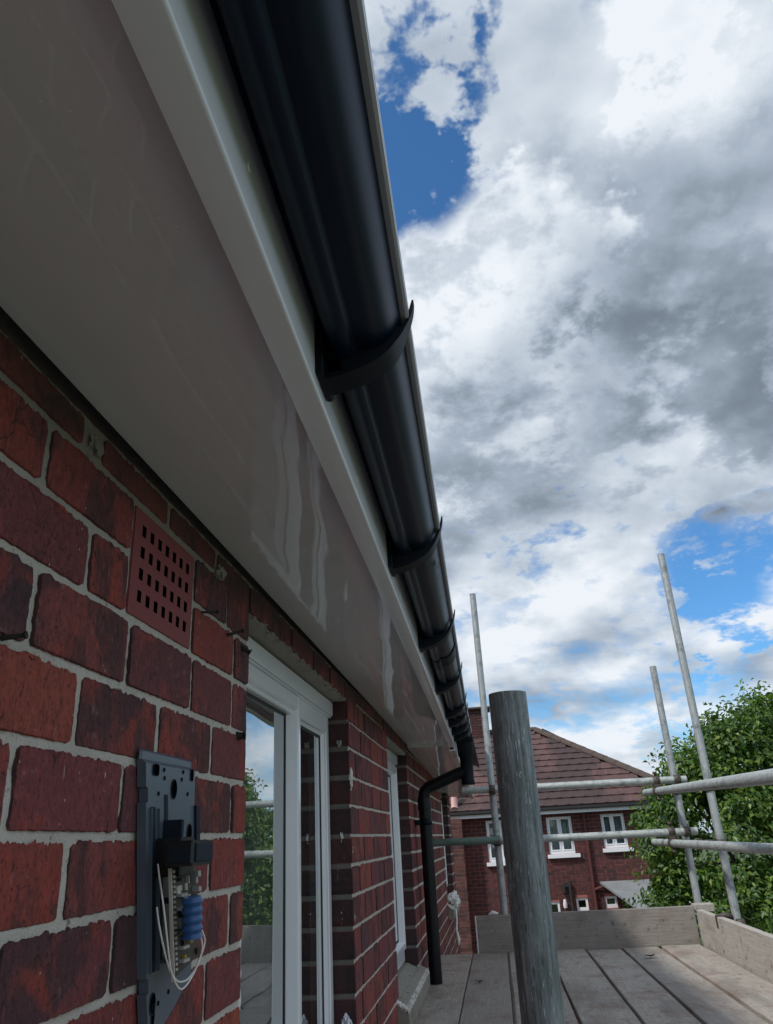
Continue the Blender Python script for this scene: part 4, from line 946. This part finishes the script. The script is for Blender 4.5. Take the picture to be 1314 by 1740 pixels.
# hip slope on the right end
sl2 = math.atan2(RZR - RZ0, (RYR - RY0) * HK)
for i in range(NC):
    s0 = i * gau; xx = FX1 + .35 - s0 * math.cos(sl) * HK; z = RZ0 + s0 * math.sin(sl2); y = RY0 + s0 * math.cos(sl) + .55
    while y < FY + 7.3 - s0 * math.cos(sl):
        n0 = len(bm.verts); bm.from_mesh(tme); bm.verts.ensure_lookup_table(); M_ = Matrix.Translation((xx, y, z - .085)) @ Matrix.Rotation(math.pi / 2, 4, 'Z') @ Matrix.Rotation(sl2, 4, 'X')
        for v_ in bm.verts[n0:]: v_.co = M_ @ v_.co
        y += tw
obj('roof_tiles', fin(bm, 'roof_tiles', 'roof_tile'), roof, kind='stuff')
hipe = (1.89, RYR, RZR)
bm = bmesh.new(); c8 = [bm.verts.new(c_) for c_ in ((FX0, RY0 + .02, RZ0 - .03), (FX1 + .33, RY0 + .02, RZ0 - .03), (hipe[0], RYR, RZR - .03), (FX0, RYR, RZR - .03), (FX1 + .33, FY + 7.4, RZ0 - .03), (FX0, FY + 7.4, RZ0 - .03))]
bm.faces.new((c8[0], c8[1], c8[2], c8[3])); bm.faces.new((c8[1], c8[4], c8[2])); bm.faces.new((c8[3], c8[2], c8[4], c8[5])); bm.faces.new((c8[0], c8[3], c8[5]))
obj('roof_slab', fin(bm, 'roof_slab', 'ridge_tile'), roof)
def capline(p0, p1, n):
    p0, p1 = Vector(p0), Vector(p1); d = (p1 - p0) / n; q = d.to_track_quat('Y', 'Z')
    me_ = capme
    for k in range(n): o = obj('ridge_tile', me_, roof, loc=p0 + d * k); o.rotation_mode = 'QUATERNION'; o.rotation_quaternion = q; o.scale = (1, d.length / .45 * 1.04, 1)
bm = bmesh.new(); rows = []
for y, r_ in ((0, .140), (.45, .130)):
    rows.append([bm.verts.new((math.cos(a) * r_, y, math.sin(a) * r_ * .75 - .02)) for a in [math.pi * k / 8 for k in range(9)]])
for k in range(8): bm.faces.new((rows[0][k], rows[0][k + 1], rows[1][k + 1], rows[1][k]))
bm.faces.new(rows[0]); bm.faces.new(rows[1]); capme = fin(bm, 'ridge_tile', 'ridge_tile')
capline((FX1 + .3, RY0 + .05, RZ0 + .06), (hipe[0], hipe[1], RZR + .02), 14); capline((FX0, RYR, RZR + .02), (hipe[0], RYR, RZR + .02), 13)
# chimney, verge tinted sunlit pink, wall fittings
ch = obj('chimney', None, fh)
bm = bmesh.new()
for i in range(20):
    for j in range(5): box(bm, -.62 + j * .232 - (.11 if i % 2 else 0), -.62 + j * .232 + .222 - (.11 if i % 2 else 0), 23.2, 23.9, 2.0 + i * .075, 2.066 + i * .075)
obj('brickwork', fin(bm, 'brickwork', 'brick_far'), ch, kind='stuff'); obj('chimney_cap', boxes('chimney_cap', [(-.78, .62, 23.1, 24.0, 3.46, 3.52)], 'ridge_tile', .01), ch)
bm = bmesh.new(); tube(bm, [(-.50, FY - .25, .60), (-.50, FY - .20, .66), (-.50, FY - .1, 1.15)], [.11, .085, .075], 10); obj('sunlit_verge', fin(bm, 'sunlit_verge', 'sunlit_pink', True), fh, label='pale pink sunlit roof verge at the left eaves')  # sunlit roof verge, modelled as a tapered pink tube
bm = bmesh.new(); tube(bm, [(2.56, FY - .06, .36), (2.56, FY - .06, GZ)], .04, 10); tube(bm, [(2.56, FY - .07, -1.28), (2.80, FY - .07, -1.22), (3.0, FY - .07, -1.2)], .035, 8); obj('soil_pipe', fin(bm, 'soil_pipe', 'soil_pipe', True), fh)
bm = bmesh.new(); tube(bm, [(2.02, FY - .07, -1.10), (2.02, FY - .07, -1.75)], .035, 10); box(bm, 1.86, 2.06, FY - .08, FY - .002, -1.20, -1.12); box(bm, 1.84, 1.90, FY - .12, FY - .002, -1.32, -1.16); obj('soil_pipe', fin(bm, 'soil_pipe', 'far_gutter', True), fh, label='short black waste pipe between the lower windows')
bm = bmesh.new(); tube(bm, [(1.86, FY - .05, -1.62), (1.86, FY - .07, -1.55), (1.86, FY - .08, -1.45)], [.045, .05, .03], 10); obj('wall_lamp', fin(bm, 'wall_lamp', 'upvc_white', True), fh)
# low lean-to with a grey roof on the right
lt = obj('extension', None, fh)
bm = bmesh.new(); prism(bm, [(2.72, -1.12), (5.6, -1.12), (5.6, -1.17), (2.72, -1.17)], FY - 2.2, FY - .004)
for v_ in bm.verts: v_.co.z -= (FY - v_.co.y) * .20; v_.co.x += (FY - v_.co.y) * .22 if v_.co.x < 4 else 0
obj('roof', fin(bm, 'roof', 'felt_grey'), lt); obj('wall', boxes('wall', [(3.35, 5.4, FY - 1.9, FY - .01, GZ, -1.62)], 'brick_far'), lt)

# ------------------------------------------------------------------ ground and garden
def sheet(name, x0, x1, y0, y1, z, m_, kind='structure'):
    bm = bmesh.new(); v4 = [bm.verts.new(c_) for c_ in ((x0, y0, z), (x1, y0, z), (x1, y1, z), (x0, y1, z))]; bm.faces.new(v4)
    o = obj(name, fin(bm, name, m_), kind=kind); return o
sheet('ground', -300, 300, -300, 400, GZ, 'grass'); sheet('unseen_path', .02, 5.2, -8, 14, GZ + .004, 'paving'); sheet('patio', -4, 3.4, 14.0, 19.5, GZ + .008, 'paving')  # unseen path, widened so the grass bounces less green onto the eaves
fe = thing('garden_fence', 'brown boarded garden fence between the two gardens, far below the scaffold', 'fence')
pm = boxes('fence_panel', [(-.9, -.02, -.015, .015, .05, 1.75), (.02, .9, -.012, .012, .05, 1.75), (-.9, .9, -.03, -.016, .3, .38), (-.9, .9, -.03, -.016, 1.4, 1.48)], 'fence_wood'); po = boxes('post', [(-.05, .05, -.05, .05, 0, 1.9)], 'fence_wood', .004)
for k in range(9): obj('fence_panel', pm, fe, loc=(-3 + 1.9 * k + .95, 14.6, GZ)); obj('post', po, fe, loc=(-3 + 1.9 * k, 14.6, GZ))

# ------------------------------------------------------------------ trees
def tree(name, base, lobes, n_cl, per, label, m_, seed, leaf=.075, group='garden trees', trunk_r=.16):
    rs = np.random.RandomState(seed); T0 = thing(name, label, 'tree', group, base)
    B = Vector(base)
    cs, ns = [], []
    vol = np.array([l[3] * l[4] * l[5] for l in lobes]) ** .67; vol /= vol.sum()
    while len(cs) < n_cl:
        l = lobes[rs.choice(len(lobes), p=vol)]; d = rs.normal(size=3); d /= np.linalg.norm(d)
        if rs.rand() < .88: k = rs.uniform(.78, 1.06)
        else: k = rs.uniform(.35, .78)
        c_ = np.array(l[:3]) + d * k * np.array(l[3:6])
        # drop clumps buried deep in another lobe
        if any(np.sum(((c_ - np.array(o_[:3])) / np.array(o_[3:6])) ** 2) < .40 for o_ in lobes): continue
        if noise.noise(Vector(c_ * .9) + Vector((seed, 0, 0))) < -.12 and rs.rand() < .85: continue
        cs.append(c_); ns.append(d)
    cs = np.array(cs); ns = np.array(ns)
    rad = rs.uniform(.10, .33, size=n_cl)
    N = n_cl * per
    ci = np.repeat(np.arange(n_cl), per)
    d = rs.normal(size=(N, 3)); d /= np.linalg.norm(d, axis=1)[:, None]
    P_ = cs[ci] + d * (rad[ci] * rs.uniform(.15, 1.0, size=N) ** .6)[:, None] * np.array([1.15, 1.15, .85])
    nrm = ns[ci] * .6 + d * .7 + rs.normal(size=(N, 3)) * .55 + np.array([0, 0, .55]); nrm /= np.linalg.norm(nrm, axis=1)[:, None]
    a = np.cross(nrm, rs.normal(size=(N, 3))); a /= np.linalg.norm(a, axis=1)[:, None]; b_ = np.cross(nrm, a)
    L = leaf * rs.uniform(.6, 1.25, size=N)[:, None]; Wd = L * rs.uniform(.45, .62, size=N)[:, None]
    droop = np.array([0, 0, -1.0]) * L * .25
    V = np.stack([P_ - a * L * .5, P_ + b_ * Wd * .5 + nrm * L * .10, P_ + a * L * .5 + droop, P_ - b_ * Wd * .5 + nrm * L * .10], 1).reshape(-1, 3)
    me = bpy.data.meshes.new('crown'); me.vertices.add(4 * N); me.vertices.foreach_set('co', (V - np.array(base)).astype(np.float32).ravel())
    idx = np.arange(4 * N).reshape(-1, 4); tri = np.concatenate([idx[:, [0, 1, 2]], idx[:, [0, 2, 3]]], 1).reshape(-1)
    me.loops.add(len(tri)); me.loops.foreach_set('vertex_index', tri.astype(np.int32)); me.polygons.add(2 * N); me.polygons.foreach_set('loop_start', np.arange(0, 6 * N, 3, dtype=np.int32)); me.polygons.foreach_set('loop_total', np.full(2 * N, 3, dtype=np.int32))
    me.update(); me.validate(); me.materials.append(MATS[m_]); obj('crown', me, T0)
    bm = bmesh.new(); top_ = Vector(np.mean([l[:3] for l in lobes], axis=0)); rr = random.Random(seed)
    mid = B.lerp(Vector((top_.x, top_.y, B.z)), .5); mid.z = B.z + (top_.z - B.z) * .45
    tube(bm, [Vector((0, 0, 0)), (mid - B) * .5 + Vector((.03, 0, 0)), mid - B, top_ - B], [trunk_r * 1.25, trunk_r, trunk_r * .8, trunk_r * .4], 12)
    obj('trunk', fin(bm, 'trunk', 'bark', True), T0)
    bm = bmesh.new()
    for k in range(46):
        e = Vector(cs[rr.randrange(n_cl)]); s_ = mid.lerp(top_, rr.random()); m1 = s_.lerp(e, .5) + Vector((rr.uniform(-.2, .2), rr.uniform(-.2, .2), -.1 + rr.random() * .3))
        tube(bm, [s_ - B, m1 - B, e - B], [trunk_r * .32, trunk_r * .17, .008], 6)
    obj('limbs', fin(bm, 'limbs', 'bark', True), T0)
    return T0
tree('broadleaf_tree', (4.7, 11.8, GZ), [(4.6, 11.9, -.6, 1.9, 1.7, 1.55), (3.35, 11.2, -.25, 1.00, 1.0, 1.0), (4.5, 11.8, .65, 1.15, 1.1, .85), (5.9, 11.6, .4, 1.4, 1.4, 1.25), (3.2, 11.0, -1.35, 1.05, 1.1, 1.0), (4.6, 11.2, -1.9, 1.7, 1.5, 1.1), (3.9, 11.4, .55, .72, .7, .62), (6.6, 11.2, -1.0, 1.5, 1.4, 1.6), (2.95, 11, .62, .36, .36, .34), (3.85, 11.1, 1.12, .45, .4, .42), (4.5, 11.3, 1.32, .5, .45, .34)],
     1250, 84, 'bushy bright green tree filling the right edge behind the scaffold rails', 'leaf_green', 5, .080)
tree('broadleaf_tree', (8.6, 9.0, GZ), [(8.6, 9.0, -1.2, 1.8, 1.8, 1.7), (8.1, 8.6, .1, 1.1, 1.1, .9)], 380, 50, 'green garden tree outside the right edge of the picture, seen only in the window glass', 'leaf_green', 8, .13)
tree('broadleaf_tree', (8.2, 15.2, GZ), [(6.0, 15.2, -.7, 2.1, 1.5, 1.7), (9.8, 15.2, -.3, 2.0, 1.6, 1.5)], 380, 50, 'large dark green tree further down the gardens beyond the bushy tree', 'leaf_dark', 12, .15)
